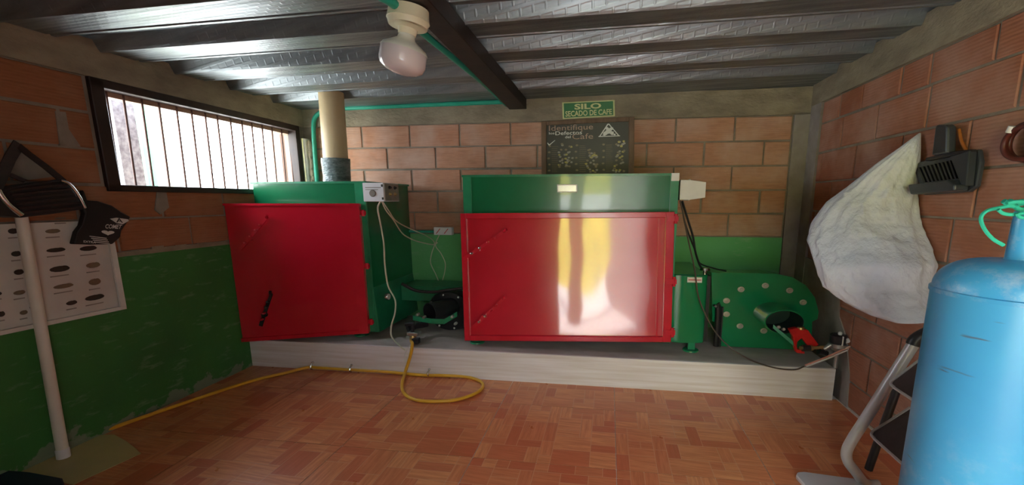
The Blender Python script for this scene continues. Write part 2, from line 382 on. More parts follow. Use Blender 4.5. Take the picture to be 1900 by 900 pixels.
# floor slab + tiles
b = MB(); b.box(U_L - .1, U_R + .1, V_FRONT - .2, V_BACK + .1, -0.10, -0.004)
floor = struct(b, 'floor', 'grout')
def tile_pieces(seed):
    rnd = random.Random(seed); NU, NV = 11, 9; g = [[0] * NV for _ in range(NU)]; out = []
    for j in range(NV):
        for i in range(NU):
            if g[i][j]: continue
            opts = [(2, 2), (1, 2), (2, 1), (3, 2), (2, 1), (3, 1), (1, 3), (1, 1), (2, 3)]
            rnd.shuffle(opts); opts.append((1, 1))
            for a, c in opts:
                if i + a <= NU and j + c <= NV and all(not g[i + x][j + y] for x in range(a) for y in range(c)):
                    for x in range(a):
                        for y in range(c): g[i + x][j + y] = 1
                    out.append((i / NU, j / NV, (i + a) / NU, (j + c) / NV, rnd.random() ** 1.7, 1.0 if c > a else 0.0)); break
    return out
TU, TV = 0.658, 0.547
def tile_mesh(seed, cu0, cu1, cv0, cv1):   # clip fractions
    g = 0.0042; e = 0.0014; b = MB(); b.box(cu0 * TU + g, cu1 * TU - g, cv0 * TV + g, cv1 * TV - g, -0.004, 0.0)
    cols = [(0.2, 0, 1)] * 6
    for s0, t0, s1, t1, sh, gr in tile_pieces(seed):
        s0, s1, t0, t1 = max(s0, cu0), min(s1, cu1), max(t0, cv0), min(t1, cv1)
        if s1 - s0 < .02 or t1 - t0 < .02: continue
        b.quad((s0 * TU + e, t0 * TV + e, .0003), (s1 * TU - e, t0 * TV + e, .0003), (s1 * TU - e, t1 * TV - e, .0003), (s0 * TU + e, t1 * TV - e, .0003)); cols.append((sh, gr, 0))
    me = bpy.data.meshes.new('tile'); me.from_pydata([BAS @ p for p in b.v], [], b.f); me.materials.append(M['tile'])
    ca = me.color_attributes.new('print', 'FLOAT_COLOR', 'CORNER')
    for p, c in zip(me.polygons, cols):
        for li in p.loop_indices: ca.data[li].color = (*c, 1)
    return me
full = [tile_mesh(s, 0, 1, 0, 1) for s in range(6)]
u = 0.059 - 4 * TU; k = 0
while u < U_R:
    v = 1.826 - 5 * TV
    while v < 2.70:
        cu0, cu1 = max(0, (U_L - u) / TU), min(1, (U_R - u) / TU); cv0, cv1 = max(0, (V_FRONT - v) / TV), min(1, (2.70 - v) / TV)
        if cu1 - cu0 > .03 and cv1 - cv0 > .03:
            me = full[k * 5 % 6] if (cu0 == 0 and cu1 == 1 and cv0 == 0 and cv1 == 1) else tile_mesh(k * 5 % 6, cu0, cu1, cv0, cv1)
            o = bpy.data.objects.new('tile', me); COL.objects.link(o); o.parent = floor; o.location = P(u, v, 0)
        k += 1; v += TV
    u += TU
# walls: mortar core, bricks proud of it
BD = 0.007
def brick_row(parent, mat, axis, plane, sgn, w0, w1, cuts, gap=0.0065, cache={}):
    """axis 'u': wall plane at u=plane, bricks run along v;  axis 'v': the other way"""
    for a, c in zip(cuts[:-1], cuts[1:]):
        L = round(c - a, 3); H = round(w1 - w0, 3)
        if L < .03: continue
        var = random.randrange(3); key = (mat, axis, sgn, L, H, var)
        if key not in cache:
            b = MB(); g = gap; rr = random.Random(str(key)); j = lambda: rr.uniform(-.0022, .0022)
            f = lambda: sgn * rr.uniform(-.0015, .0015)
            lo, hi = (0 - sgn * 0.03), 0
            def pt(d, x, y): return (d, x, y) if axis == 'u' else (x, d, y)
            x0, x1, y0, y1 = g + j(), L - g + j(), g + j(), H - g + j()
            e = 0.004
            b.rings([[pt(lo, x0, y0), pt(lo, x1, y0), pt(lo, x1, y1), pt(lo, x0, y1)], [pt(-sgn * e, x0, y0), pt(-sgn * e, x1, y0), pt(-sgn * e, x1, y1), pt(-sgn * e, x0, y1)],
                     [pt(f(), x0 + e, y0 + e), pt(f(), x1 - e, y0 + e), pt(f(), x1 - e, y1 - e), pt(f(), x0 + e, y1 - e)]])
            cache[key] = b.mesh('brick', mat)
        o = bpy.data.objects.new('brick', cache[key]); COL.objects.link(o); o.parent = parent
        o.location = P(plane, a, w0) if axis == 'u' else P(a, plane, w0)
def spaced(a, c, first, step):
    x = first
    while x > a: x -= step
    out = [a]; x += step
    while x < c - .02:
        if x - a > .04: out.append(x)
        x += step
    return out + [c]
b = MB(); b.box(U_L - .14, U_R + .14, V_BACK + BD, V_BACK + .13, 0, 2.05); wall_back = struct(b, 'wall_back', 'mortar')
base, H = 0.925, 0.1765
for r in range(5):
    first = -1.595 if r % 2 == 0 else -1.80
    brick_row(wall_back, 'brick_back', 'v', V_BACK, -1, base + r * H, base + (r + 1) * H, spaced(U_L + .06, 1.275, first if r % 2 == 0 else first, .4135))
MB().box(U_L, 1.275, V_BACK - .006, V_BACK + .02, 0, .922).build('painted_dado', 'dado_lit', wall_back)
MB().box(1.278, U_R, V_BACK - .012, V_BACK + .02, 0, 1.82).build('corner_render', 'cement', wall_back)
b = MB(); b.box(U_L, U_R, V_BACK - .012, V_BACK + .12, base + 5 * H, 1.99); struct(b, 'trim_1', 'concrete')
# left wall with the window hole  (v 1.98-3.41, w 1.262-1.797)
WV0, WV1, WW0, WW1 = 1.985, 3.405, 1.262, 1.800
b = MB(); o_, i_ = U_L - .13, U_L - BD
b.box(o_, i_, V_FRONT - .1, WV0, 0, 1.99); b.box(o_, i_, WV1, V_BACK + .1, 0, 1.99); b.box(o_, i_, WV0, WV1, 0, WW0); b.box(o_, i_, WV0, WV1, WW1, 1.99)
wall_left = struct(b, 'wall_left', 'mortar')
for r in range(5):
    w0, w1 = base + r * H, base + (r + 1) * H; c1 = 3.455
    first = 1.98 if r % 2 == 0 else 1.83
    w1 = min(w1, 1.808)
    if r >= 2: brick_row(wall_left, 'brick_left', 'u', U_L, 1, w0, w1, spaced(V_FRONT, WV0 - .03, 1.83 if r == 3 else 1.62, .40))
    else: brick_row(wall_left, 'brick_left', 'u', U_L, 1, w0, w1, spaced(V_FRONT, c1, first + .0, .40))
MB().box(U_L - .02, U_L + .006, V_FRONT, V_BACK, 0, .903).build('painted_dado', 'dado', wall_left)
b = MB(); rnd = random.Random(3); N = 60
for k in range(N):
    v0 = V_FRONT + (V_BACK - V_FRONT) * k / N; v1 = V_FRONT + (V_BACK - V_FRONT) * (k + 1) / N
    b.box(U_L - .01, U_L + .004, v0, v1, .900, .925 + rnd.random() * .016)
b.build('plaster_edge', 'concrete', wall_left)
b = MB(); b.box(U_L - .12, U_L + .012, V_FRONT, V_BACK - .012, 1.808, 1.99); struct(b, 'trim_2', 'concrete')
# right wall
b = MB(); b.box(U_R + BD, U_R + .13, V_FRONT - .1, V_BACK + .1, 0, 2.05); wall_right = struct(b, 'wall_right', 'mortar')
rows = [(-.04, .155), (.155, .352), (.352, .548), (.548, .741), (.741, .934), (.934, 1.127), (1.127, 1.324), (1.324, 1.521), (1.521, 1.715), (1.715, 1.858)]
joint = {9: [1.56, 1.995, 2.327, 2.522, 2.849, 3.09], 8: [1.44, 1.87, 2.31, 2.68, 3.03], 7: [1.64, 2.05, 2.45, 2.85, 3.25], 6: [1.575, 1.975, 2.35, 2.72, 3.09], 5: [1.66, 2.064, 2.47, 2.87, 3.27]}
for i, (w0, w1) in enumerate(rows):
    js = joint.get(i, [1.46 + .2 * (i % 2) + .40 * k for k in range(5)])
    pre = [js[0] - .4 * k for k in range(6, 0, -1) if js[0] - .4 * k > V_FRONT + .05]
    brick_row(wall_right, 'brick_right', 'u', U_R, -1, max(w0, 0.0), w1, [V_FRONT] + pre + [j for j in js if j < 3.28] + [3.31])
MB().box(U_R - .010, U_R + .02, 3.315, V_BACK, 0, 1.86).build('corner_render', 'cement', wall_right)
def patch(pts, th=.007):   # smeared cement on the right wall
    b = MB(); b.slab([(U_R - th, v, w) for v, w in pts], (th + .004, 0, 0)); b.build('cement_smear', 'cement', wall_right)
patch([(3.33, 0), (3.33, .80), (3.05, .78), (2.96, .70), (2.83, .66), (2.80, .50), (2.70, .40), (2.66, .30), (2.62, .2), (2.60, 0)])
b = MB(); b.box(U_R - .012, U_R + .12, V_FRONT, V_BACK - .012, 1.858, 2.04); struct(b, 'trim_3', 'concrete')
# front wall behind the viewer with the doorway the daylight comes through
D0, D1 = -0.10, 1.12
b = MB(); b.box(U_L - .14, D0, V_FRONT - .25, V_FRONT, 0, 2.02); b.box(D1, U_R + .14, V_FRONT - .25, V_FRONT, 0, 2.05)
b.box(D0, D1, V_FRONT - .25, V_FRONT, 1.78, 2.04)
struct(b, 'wall_front', 'cement')
# roof: metal deck with ribs running left to right, in sheets
b = MB(); b.hexa([(U_L - .3, V_FRONT - .35, roof_w(U_L - .3) + .085), (U_R + .3, V_FRONT - .35, roof_w(U_R + .3) + .085), (U_R + .3, V_BACK + .3, roof_w(U_R + .3) + .085), (U_L - .3, V_BACK + .3, roof_w(U_L - .3) + .085),
              (U_L - .3, V_FRONT - .35, roof_w(U_L - .3) + .1), (U_R + .3, V_FRONT - .35, roof_w(U_R + .3) + .1), (U_R + .3, V_BACK + .3, roof_w(U_R + .3) + .1), (U_L - .3, V_BACK + .3, roof_w(U_L - .3) + .1)])
ceiling = struct(b, 'ceiling', 'cement')
PER = 0.372
prof = [(0, 0), (.012, .004), (.145, .004), (.150, .012), (.158, .012), (.163, .004), (.178, .004), (.202, .060), (.235, .060), (.240, .050), (.252, .050), (.257, .060), (.262, .060), (.267, .050), (.279, .050), (.284, .060), (.318, .060), (.345, 0.004), (.352, -.006), (.364, -.006), (.372, 0)]
def roof_sheet(v0, n):
    b = MB(); us = [U_L - .28, -1.2, 0.2, U_R + .28]; rs = []
    pts = [(v0 + k * PER + x, y) for k in range(n) for x, y in prof[:-1]] + [(v0 + n * PER, 0)]
    for uu in us: rs.append([(uu, v, roof_w(uu) + y) for v, y in pts])
    b.rings(rs, closed=False, cap0=False, cap1=False)
    o = b.build('roof_sheet', 'roof', ceiling, origin=(0, 0, 0)); return o
v = V_BACK - 0.30 - PER * 0
roof_sheet(v - 3 * PER, 3); roof_sheet(v - 6 * PER - .0, 3); roof_sheet(v - 9 * PER, 3); roof_sheet(v - 11 * PER, 2)
b = MB(); b.hexa([(U_L - .2, v, roof_w(U_L)), (U_R + .2, v, roof_w(U_R)), (U_R + .2, V_BACK + .3, roof_w(U_R)), (U_L - .2, V_BACK + .3, roof_w(U_L)),
                 (U_L - .2, v, roof_w(U_L) + .004), (U_R + .2, v, roof_w(U_R) + .004), (U_R + .2, V_BACK + .3, roof_w(U_R) + .004), (U_L - .2, V_BACK + .3, roof_w(U_L) + .004)])
b.build('roof_sheet', 'roof', ceiling, origin=(0, 0, 0))
# plinth the dryers stand on
b = MB(); b.box(U_L + .006, 1.343, 2.700, V_BACK - .006, 0, .2); plinth = b.build('plinth', 'plinth_top', label='low pale plinth along the back wall carrying both dryers', category='plinth')
MB().box(U_L + .006, 1.343, 2.683, 2.700, 0, .2).build('wood_grain_facing', 'plinth', plinth)
# window: frame, bars
wf = [(WV0, WV1, WW0, WW1)]
win = thing('window_1', 'x', 'x', (U_L, 2.7, WW0)); del win['label']; del win['category']; win['kind'] = 'structure'
fw = .055; fu0, fu1 = U_L - .06, U_L + .016
for a in [(WV0 - .02, WV0 + fw - .015, WW0 - .015, WW1), (WV1 - .045, WV1, WW0, WW1), (WV0 - .02, WV1, WW1 - .035, WW1 + .008), (WV0 - .02, WV1, WW0 - .015, WW0 + .02)]:
    MB().box(fu0, fu1, a[0], a[1], a[2], a[3]).build('window_frame', 'frame', win, bevel=.003)
MB().box(fu0 - .05, fu0 + .01, WV0, WV1, WW1 - .062, WW1 - .03).build('lintel_strip', 'print_tan', win)
for x in [197, 228, 261, 292, 324, 351, 376, 398, 422, 443, 461, 480, 498, 515.5, 530]:
    t = at(x, 200, 0, U_L - .05)
    MB().cyl((U_L - .05, t.y, WW0), (U_L - .05, t.y + .012, WW1), .0055, 8).build('window_bar', 'bar', win, smooth=40)
# outside
b = MB(); b.box(-14, 14, -16, 16, -.16, -.11); struct(b, 'ground', 'earth')

def outside(mb, name, mat): return mb.build(name, mat, kind='structure')
b = MB(); b.box(-3.02, -2.98, at(203, 200, 0, -3).y, at(243, 200, 0, -3).y, -.1, at(215, 172, 0, -3).z); outside(b, 'shade_net', 'outmesh')
b = MB(); b.box(-3.60, -3.54, at(250, 195, 0, -3.55).y, at(268, 195, 0, -3.55).y, -.1, 2.6); outside(b, 'outdoor_post', 'outpost')
b = MB(); b.box(-4.3, -4.2, at(205, 200, 0, -4.2).y, at(300, 200, 0, -4.2).y, -.1, 2.5); outside(b, 'outdoor_wall_or_blocker', 'outwall')
b = MB(); b.box(-2.80, -2.72, at(518, 300, 0, -2.75).y, at(530, 300, 0, -2.75).y, -.1, 1.80); outside(b, 'broken_post', 'print_tan')
b = MB(); b.box(-2.80, -2.72, at(531, 300, 0, -2.75).y, at(549, 300, 0, -2.75).y, -.1, 1.775); outside(b, 'render_post', 'outmesh')
b = MB(); b.box(1.30, 1.45, -4.5, V_FRONT - .26, -.12, 2.6); outside(b, 'outdoor_wall_or_blocker', 'cement')  # added unseen wall, blocks daylight slanting through the doorway to the left wall
# yard bank and a forked tree in front of the doorway (the red door mirrors them)
b = MB(); rnd = random.Random(5); rs = []
for k in range(13):
    uu = -9 + k * 1.5; rs.append([(uu, -7.0 + rnd.uniform(-.3, .3), -.12), (uu, -8.2 + rnd.uniform(-.4, .4), 1.3 + rnd.uniform(-.3, .3)), (uu, -10.5, 2.6 + rnd.uniform(-.4, .5)), (uu, -13, 3.6)])
b.rings(rs, closed=False, cap0=False, cap1=False); outside(b, 'garden_bank', 'bank')
b = MB(); b.tube([(-.25, -3.6, -.1), (-.2, -3.6, .8), (-.32, -3.6, 1.6), (-.2, -3.65, 3.0)], .10, 10); b.tube([(.35, -3.3, -.1), (.50, -3.35, .9), (.95, -3.4, 1.5), (1.25, -3.5, 2.4)], .13, 10); b.tube([(.40, -3.35, .5), (.20, -3.4, 1.5), (.1, -3.4, 2.8)], .10, 10)
outside(b, 'tree_trunks', 'trunk')

# ------------------------------------------------------------------ OBJECTS
def child(mb, name, mat, par, **k): return mb.build(name, mat, par, **k)
def latch(par, q, s0, t0, s1, t1, n, mat='red_part', studs=True, bolt='steel'):
    """flat diagonal locking bar with studs and a curled grip, lying on the door"""
    a, c = q(s0, t0) + n * .012, q(s1, t1) + n * .012; d = (c - a); dn = d.normalized(); pr = dn.cross(n).normalized()
    mb = MB(); h = .0115
    mb.hexa([a - pr * h, a + pr * h, c + pr * h * .8, c - pr * h * .8, a - pr * h + n * .007, a + pr * h + n * .007, c + pr * h * .8 + n * .007, c - pr * h * .8 + n * .007])
    mb.tube([c, c + n * .022 + dn * .012, c + n * .03 + dn * .03], .009, 8)
    lt = mb.build('lock_bar', mat, par)
    for t in (0.22, 0.42, 0.62, .78):
        p = a + d * t; m2 = MB(); m2.cyl(p + n * .004 - pr * .0, p + n * .022, .0085, 10)
        m2.ball(p + n * .024, .0085, 8, 4); m2.build('stud', bolt if t < .5 else mat, lt, smooth=40)
    m2 = MB(); p = a + d * .35; m2.cyl(p - n * .012, p + n * .01, .018, 12); m2.build('pivot', mat, lt, smooth=40)
def slabq(mb, q, s0, t0, s1, t1, n, d0, d1):
    p = [q(s0, t0), q(s1, t0), q(s1, t1), q(s0, t1)]
    mb.hexa([x + n * d0 for x in p] + [x + n * d1 for x in p]); return mb
def foot(par, u, v, w1, drop=.2, mat='green_edge'):
    mb = MB(); mb.box(u - .022, u + .022, v - .02, v + .02, drop + .01, w1); mb.lathe((u, v, drop), (u, v, drop + .014), [(0, .052), (.6, .05), (1, .03)], 16)
    mb.build('foot', mat, par, smooth=40)

# --- left dryer
s1 = thing('coffee_dryer', 'smaller green dryer under the window with dull red door slightly ajar', 'coffee dryer', (-2.05, 3.1, .2))
SU0, SU1, SV0, SV1, SW0, SW1 = -2.478, -1.630, 2.83, V_BACK - .012, .262, 1.322
b = MB(); b.box(SU0, SU1, SV0, SV1, SW0, SW1); body1 = child(b, 'body', 'green', s1, bevel=.004)
b = MB(); b.box(SU0 - .008, SU1 + .008, SV0 - .008, SV0 + .02, SW1 - .006, SW1 + .008); b.box(SU1 - .02, SU1 + .01, SV0, SV1, SW1 - .006, SW1 + .008); b.box(SU0 - .008, SU0 + .02, SV0, SV1, SW1 - .006, SW1 + .008); child(b, 'top_rim', 'green_edge', s1)
b = MB(); b.box(SU1 - .075, SU1 + .001, SV0 - .006, SV0 + .01, SW0, SW1 - .004); child(b, 'corner_strip', 'green_edge', s1, bevel=.002)
b = MB(); b.hexa([(SU1 - .3, SV0 - .004, SW0 - .01), (SU1 + .03, SV0 - .004, SW0 - .01), (SU1 + .03, SV1, SW0 - .01), (SU1 - .3, SV1, SW0 - .01), (SU1 - .3, SV0 + .0, .585), (SU1 + .002, SV0 + .0, .585), (SU1 + .002, SV1, .585), (SU1 - .3, SV1, .585)]); child(b, 'air_plenum', 'green_edge', s1, bevel=.003)
q1 = quadmap(aw(415, 377.5, 2.62), aw(667, 377.5, 2.80), aw(685, 617.5, 2.80), aw(450, 634, 2.62))
c0 = q1(0, 0); nd = (q1(1, 0) - c0).cross(q1(0, 1) - c0).normalized()
if nd.y > 0: nd = -nd
b = MB(); slabq(b, q1, 0, 0, 1, 1, nd, -.028, 0); door1 = child(b, 'door', 'red', s1, bevel=.003)
b = MB(); slabq(b, q1, .925, .0, 1.0, 1, nd, 0, .014); child(b, 'door_fold', 'red_part', door1)
for a4 in ((0, 0, .925, .028), (0, .985, .925, 1.0)):
    b = MB(); slabq(b, q1, *a4, nd, 0, .012); child(b, 'door_rim', 'red_part', door1)
for t in (.93, .53, .09):
    p = q1(1, t); b = MB(); b.cyl(p + Vector((.022, 0, -.022)), p + Vector((.022, 0, .022)), .011, 10); b.box(p.x - .01, p.x + .04, p.y - .004, p.y + .004, p.z - .014, p.z + .014); child(b, 'hinge', 'red_part', s1)
latch(door1, q1, .085, .68, .31, .90, nd, 'red_part', bolt='red_part')
latch(door1, q1, .165, .115, .275, .345, nd, 'blackmetal', bolt='red_part')
foot(s1, at(665, 625, 2, .2).x, 2.90, SW0); foot(s1, -2.3, 2.90, SW0); foot(s1, -1.72, 3.38, SW0)
# control box on the corner
b = MB(); c = aw(677, 374, 2.805); c2 = aw(713, 339, 2.805)
U0, U1, W0, W1 = c.x, c2.x, c.z, c2.z
b.box(U0, U1, 2.79, 3.0, W0, W1); cb = child(b, 'control_box', 'white', s1, bevel=.003)
b = MB(); b.box(U1, U1 + .004, 2.80, 2.99, W0 + .006, W1 - .006); child(b, 'side_plate', 'aluminium', cb)
for v, w in ((2.86, W0 + .05), (2.86, W0 + .095), (2.93, W0 + .05), (2.93, W0 + .095)):
    b = MB(); b.lathe((U1 + .004, v, w), (U1 + .02, v, w), [(0, .012), (.4, .012), (.5, .008), (1, .006)], 12); child(b, 'switch_knob', 'blackmetal' if w > W0 + .07 else 'brass', cb, smooth=40)
b = MB(); b.lathe(((U0 + U1) / 2 - .005, 2.79, W0 + .055), ((U0 + U1) / 2 - .005, 2.782, W0 + .055), [(0, .024), (1, .020)], 18); b.box(U0 + .02, U1 - .02, 2.787, 2.791, W1 - .035, W1 - .030); b.box(U0 + .02, U1 - .04, 2.787, 2.791, W1 - .048, W1 - .044); child(b, 'printed_dial', 'print_grey', cb)
for w in (W0 + .02, W1 - .02):
    b = MB(); b.box(U1 - .014, U1 - .004, 2.786, 2.791, w - .008, w + .008); child(b, 'cover_screw', 'print_dark', cb)
# dial thermometer on the side
g = at(718, 550.5, 0, SU1 + .015)
b = MB(); b.lathe((SU1 + .0, g.y, g.z), (SU1 + .03, g.y, g.z), [(0, .028), (.8, .028), (1, .024)], 20); ga = child(b, 'thermometer', 'steel', s1, smooth=40)
b = MB(); b.cyl((SU1 + .030, g.y, g.z), (SU1 + .032, g.y, g.z), .022, 18); child(b, 'dial_face', 'white', ga)
# duct to the fan
p0 = aw(750, 530, 3.2); p1 = aw(880, 562, 3.2)
b = MB(); b.box(SU1 + .02, -.93, 3.20, V_BACK - .012, p1.z, p0.z); child(b, 'air_duct', 'green_edge', s1, bevel=.003)
# black fan housing with inlet tube
fc = aw(833, 578, 3.10)
b = MB(); b.lathe((fc.x, 3.26, fc.z), (fc.x, 3.10, fc.z), [(0, .16), (.8, .16), (1, .15)], 28, sx=1.12); fan1 = child(b, 'fan_housing', 'blackmetal', s1, smooth=35)
for k in range(8):
    a = k * math.pi / 4 + .25; b = MB(); b.ball((fc.x + .142 * 1.1 * math.cos(a), 3.095, fc.z + .135 * math.sin(a)), .009, 8, 4); child(b, 'screw', 'galv', fan1)
e = aw(797, 580, 2.93)
def open_tube(mb, a, b_, r, sx=1.0, th=.006, n=28):
    mb.lathe(a, b_, [(0, r), (1, r), (1.0, r - th)], n, sx=sx, cap0=True, cap1=False); mb.c = 1; mb.lathe(a, b_, [(1.0, r - th), (0.02, r - th)], n, sx=sx, cap0=False, cap1=True); mb.c = 0
b = MB(); s = aw(840, 570, 3.1); open_tube(b, (s.x, 3.10, s.z), (e.x, 2.93, e.z), .072, 1.15); child(b, 'inlet_tube', ['blackmetal', 'blackmetal'], s1, smooth=40)
# burner bracket and valve in front of it
b = MB(); pA, pB, pC, pD = aw(766, 590, 2.90), aw(800, 596, 2.86), aw(824, 597, 2.86), aw(848, 583, 2.92)
for a, c in ((pA, pB), (pB, pC), (pC, pD)):
    d = Vector((0, 0, .018)); n_ = Vector((0, .006, 0)); b.hexa([a - d, c - d, c - d + n_, a - d + n_, a + d, c + d, c + d + n_, a + d + n_])
br1 = child(b, 'burner_bracket', 'green_edge', s1)
for x, y in ((776, 583), (788, 588), (840, 587), (846, 600)):
    p = aw(x, y, 2.88); b = MB(); b.cyl(p + Vector((0, .01, 0)), p - Vector((0, .02, 0)), .010, 8); b.cyl(p - Vector((0, .02, 0)), p - Vector((0, .03, 0)), .006, 8); child(b, 'bolt', 'galv', br1, smooth=40)
b = MB(); b.lathe(aw(756, 610, 2.82), aw(792, 600, 2.93), [(0, .026), (.2, .03), (.4, .02), (1, .028)], 16); child(b, 'burner', 'blackmetal', s1, smooth=40)

# gas valve + hose
vp = aw(766, 622, 2.78)
t = thing('gas_valve', 'small brass and black gas valve on the plinth edge joined to the yellow hose', 'gas valve', (vp.x, vp.y, .2))
b = MB(); b.lathe((vp.x, vp.y, .2), (vp.x, vp.y, .26), [(0, .022), (.6, .025), (1, .018)], 12); child(b, 'valve_body', 'brass', t, smooth=40)
b = MB(); b.box(vp.x - .03, vp.x + .05, vp.y - .03, vp.y + .03, .262, .285); child(b, 'regulator_plate', 'aluminium', t, bevel=.003)
b = MB(); b.cyl((vp.x, vp.y, .28), (vp.x, vp.y, .33), .012, 10); b.cyl((vp.x - .05, vp.y, .335), (vp.x + .02, vp.y, .345), .014, 10); child(b, 'tap_handle', 'blackmetal', t, smooth=40)
b = MB(); b.box(vp.x + .01, vp.x + .055, vp.y - .045, vp.y + .0, .205, .245); child(b, 'igniter_box', 'blackmetal', t, bevel=.004)
r_h = .0105
pts = [Vector((vp.x, 2.75, .225)), aw(765, 640, 2.672), aw(761, 662, 2.668), aw(752, 690, 2.66)] + [at(x, y, 2, .012) for x, y in [(746, 712), (750, 730), (772, 742), (810, 745), (850, 741), (884, 729), (896, 716), (888, 706), (862, 699), (820, 695)]]
pts[-1] = Vector((pts[-1].x, 2.662, .02))
for x, y in [(780, 694), (720, 689), (653, 685), (600, 682), (570, 684)]: p = at(x, y, 2, .012); pts.append(Vector((p.x, min(p.y, 2.668), .02 if y < 690 else .012)))
pts += [at(x, y, 2, .012) for x, y in [(530, 692), (470, 706), (380, 735), (280, 769), (190, 801), (100, 837)]]
b = MB(); b.tube(pts, r_h, 8, 6); h = b.build('gas_hose', 'hose', smooth=60, label='yellow gas hose looping on the floor then running to the left wall', category='hose')
for i_, (x, y) in enumerate([(581, 680), (653, 685), (797, 693)]):
    p = aw(x, y, 2.676); b = MB(); b.tube([p + Vector((0, .006, .03)), p + Vector((0, -.018, .018)), p + Vector((0, -.026, -.002)), p + Vector((0, -.01, -.014))], .006, 6, 3)
    b.ball(p + Vector((0, 0, .03)), .009, 8, 4)
    b.build('hose_clip', 'steel', smooth=50, label=['hose clip on the plinth foot, leftmost of three', 'hose clip on the plinth foot, middle of three', 'hose clip on the plinth foot inside the hose loop'][i_], category='clip', group='metal clips holding the hose to the plinth')

# --- right dryer
s2 = thing('coffee_dryer', 'larger green dryer with wide glossy bright red door, under the poster', 'coffee dryer', (-.25, 3.1, .2))
A, B_ = aw(859, 328, 2.84), aw(1259, 323, 2.84)
u0, u1, wt = A.x, B_.x, (A.z + B_.z) / 2
b = MB(); b.box(u0, u1, 2.84, V_BACK - .012, .262, wt); child(b, 'body', 'green', s2, bevel=.004)
b = MB(); b.box(u0 - .006, u1 + .006, 2.832, 2.86, wt - .006, wt + .008); b.box(u0 - .006, u0 + .02, 2.84, V_BACK - .02, wt - .006, wt + .008); b.box(u1 - .02, u1 + .006, 2.84, V_BACK - .02, wt - .006, wt + .008); child(b, 'top_rim', 'green_edge', s2)
b = MB(); b.box(u0 - .002, u0 + .055, 2.834, 2.85, .27, wt - .004); child(b, 'corner_strip', 'green_edge', s2, bevel=.002)
b = MB(); b.box(u1 - .045, u1 + .004, 2.828, 2.85, .27, wt + .006); child(b, 'corner_strip', 'green_edge', s2, bevel=.002)
b = MB(); b.box(u1 - .043, u1 + .005, 2.8265, 2.85, wt - .04, wt + .009); child(b, 'corner_cap', 'white', s2, bevel=.002)
a_, c_ = aw(1034, 357, 2.836), aw(1071, 342, 2.836)
b = MB(); b.box(a_.x, c_.x, 2.834, 2.842, a_.z, c_.z); pl = child(b, 'nameplate', 'aluminium', s2)
b = MB(); e_ = .006
for X0, X1, W0_, W1_ in ((a_.x, c_.x, a_.z, a_.z + e_), (a_.x, c_.x, c_.z - e_, c_.z), (a_.x, a_.x + e_, a_.z, c_.z), (c_.x - e_, c_.x, a_.z, c_.z)): b.box(X0, X1, 2.831, 2.836, W0_, W1_)
child(b, 'plate_border', 'white', pl)
q2 = quadmap(aw(854, 396, 2.76), aw(1252, 393, 2.76), aw(1245, 635, 2.76), aw(862, 632, 2.76))
n2 = Vector((0, -1, 0))
b = MB(); GX, GY = 30, 18      # thin pressed sheet, slightly bowed: finely divided, smooth normals carry the bow and a few soft waves
gv = [[q2(.006 + .988 * i / GX, .02 + .96 * j / GY) + Vector((0, .020, 0)) for i in range(GX + 1)] for j in range(GY + 1)]
for j in range(GY):
    for i in range(GX): b.quad(gv[j][i], gv[j][i + 1], gv[j + 1][i + 1], gv[j + 1][i])
door2 = child(b, 'door', 'red', s2); me = door2.data
bm = bmesh.new(); bm.from_mesh(me); bmesh.ops.remove_doubles(bm, verts=bm.verts, dist=1e-5); bmesh.ops.recalc_face_normals(bm, faces=bm.faces)
if sum(f.normal.y for f in bm.faces) > 0: bmesh.ops.reverse_faces(bm, faces=bm.faces)
bm.to_mesh(me); bm.free()
me.polygons.foreach_set('use_smooth', [True] * len(me.polygons))
zs_ = [v.co.z for v in me.vertices]; z0, z1 = min(zs_), max(zs_); nl = []
for p in me.polygons:
    for li in p.loop_indices:
        if p.normal.y < -.8:
            c = me.vertices[me.loops[li].vertex_index].co; t_ = (z1 - c.z) / (z1 - z0)
            nl.append(Vector((.0865 + .012 * noise.noise(c * 3.5), -1, .118 * t_ - .004 + .016 * noise.noise(c * 3.1 + Vector((9, 2, 4))))).normalized())
        else: nl.append(p.normal.copy())
me.normals_split_custom_set(nl)
b = MB(); slabq(b, q2, .01, .02, .99, .98, n2, -.06, -.03); child(b, 'door_back', 'red_part', door2)
for a4 in ((0, 0, .028, 1), (.962, 0, 1, 1)):
    b = MB(); slabq(b, q2, *a4, n2, -.078, .004); child(b, 'door_stile', 'red_part', door2, bevel=.003)
for a4 in ((.028, 0, .962, .042), (.028, .958, .962, 1)):
    b = MB(); slabq(b, q2, *a4, n2, -.078, .004); child(b, 'door_rail', 'red_part', door2, bevel=.003)
b = MB(); slabq(b, q2, .93, .04, .938, .96, n2, -.07, -.008); child(b, 'panel_fold', 'red_part', door2)
for t_ in (.95, .48, .08):
    p = q2(1, t_); b = MB(); b.cyl(p + Vector((.006, -.002, -.03)), p + Vector((.006, -.002, .03)), .012, 10); b.box(p.x - .04, p.x + .022, p.y - .012, p.y + .004, p.z - .016, p.z + .016); child(b, 'hinge', 'red_part', s2)
latch(door2, q2, .012, .655, .215, .862, n2 * 1.0); latch(door2, q2, .05, .115, .205, .345, n2 * 1.0)
foot(s2, at(1284, 655, 2, .2).x, 2.90, .31); foot(s2, at(885, 636, 2, .2).x, 2.86, .27)
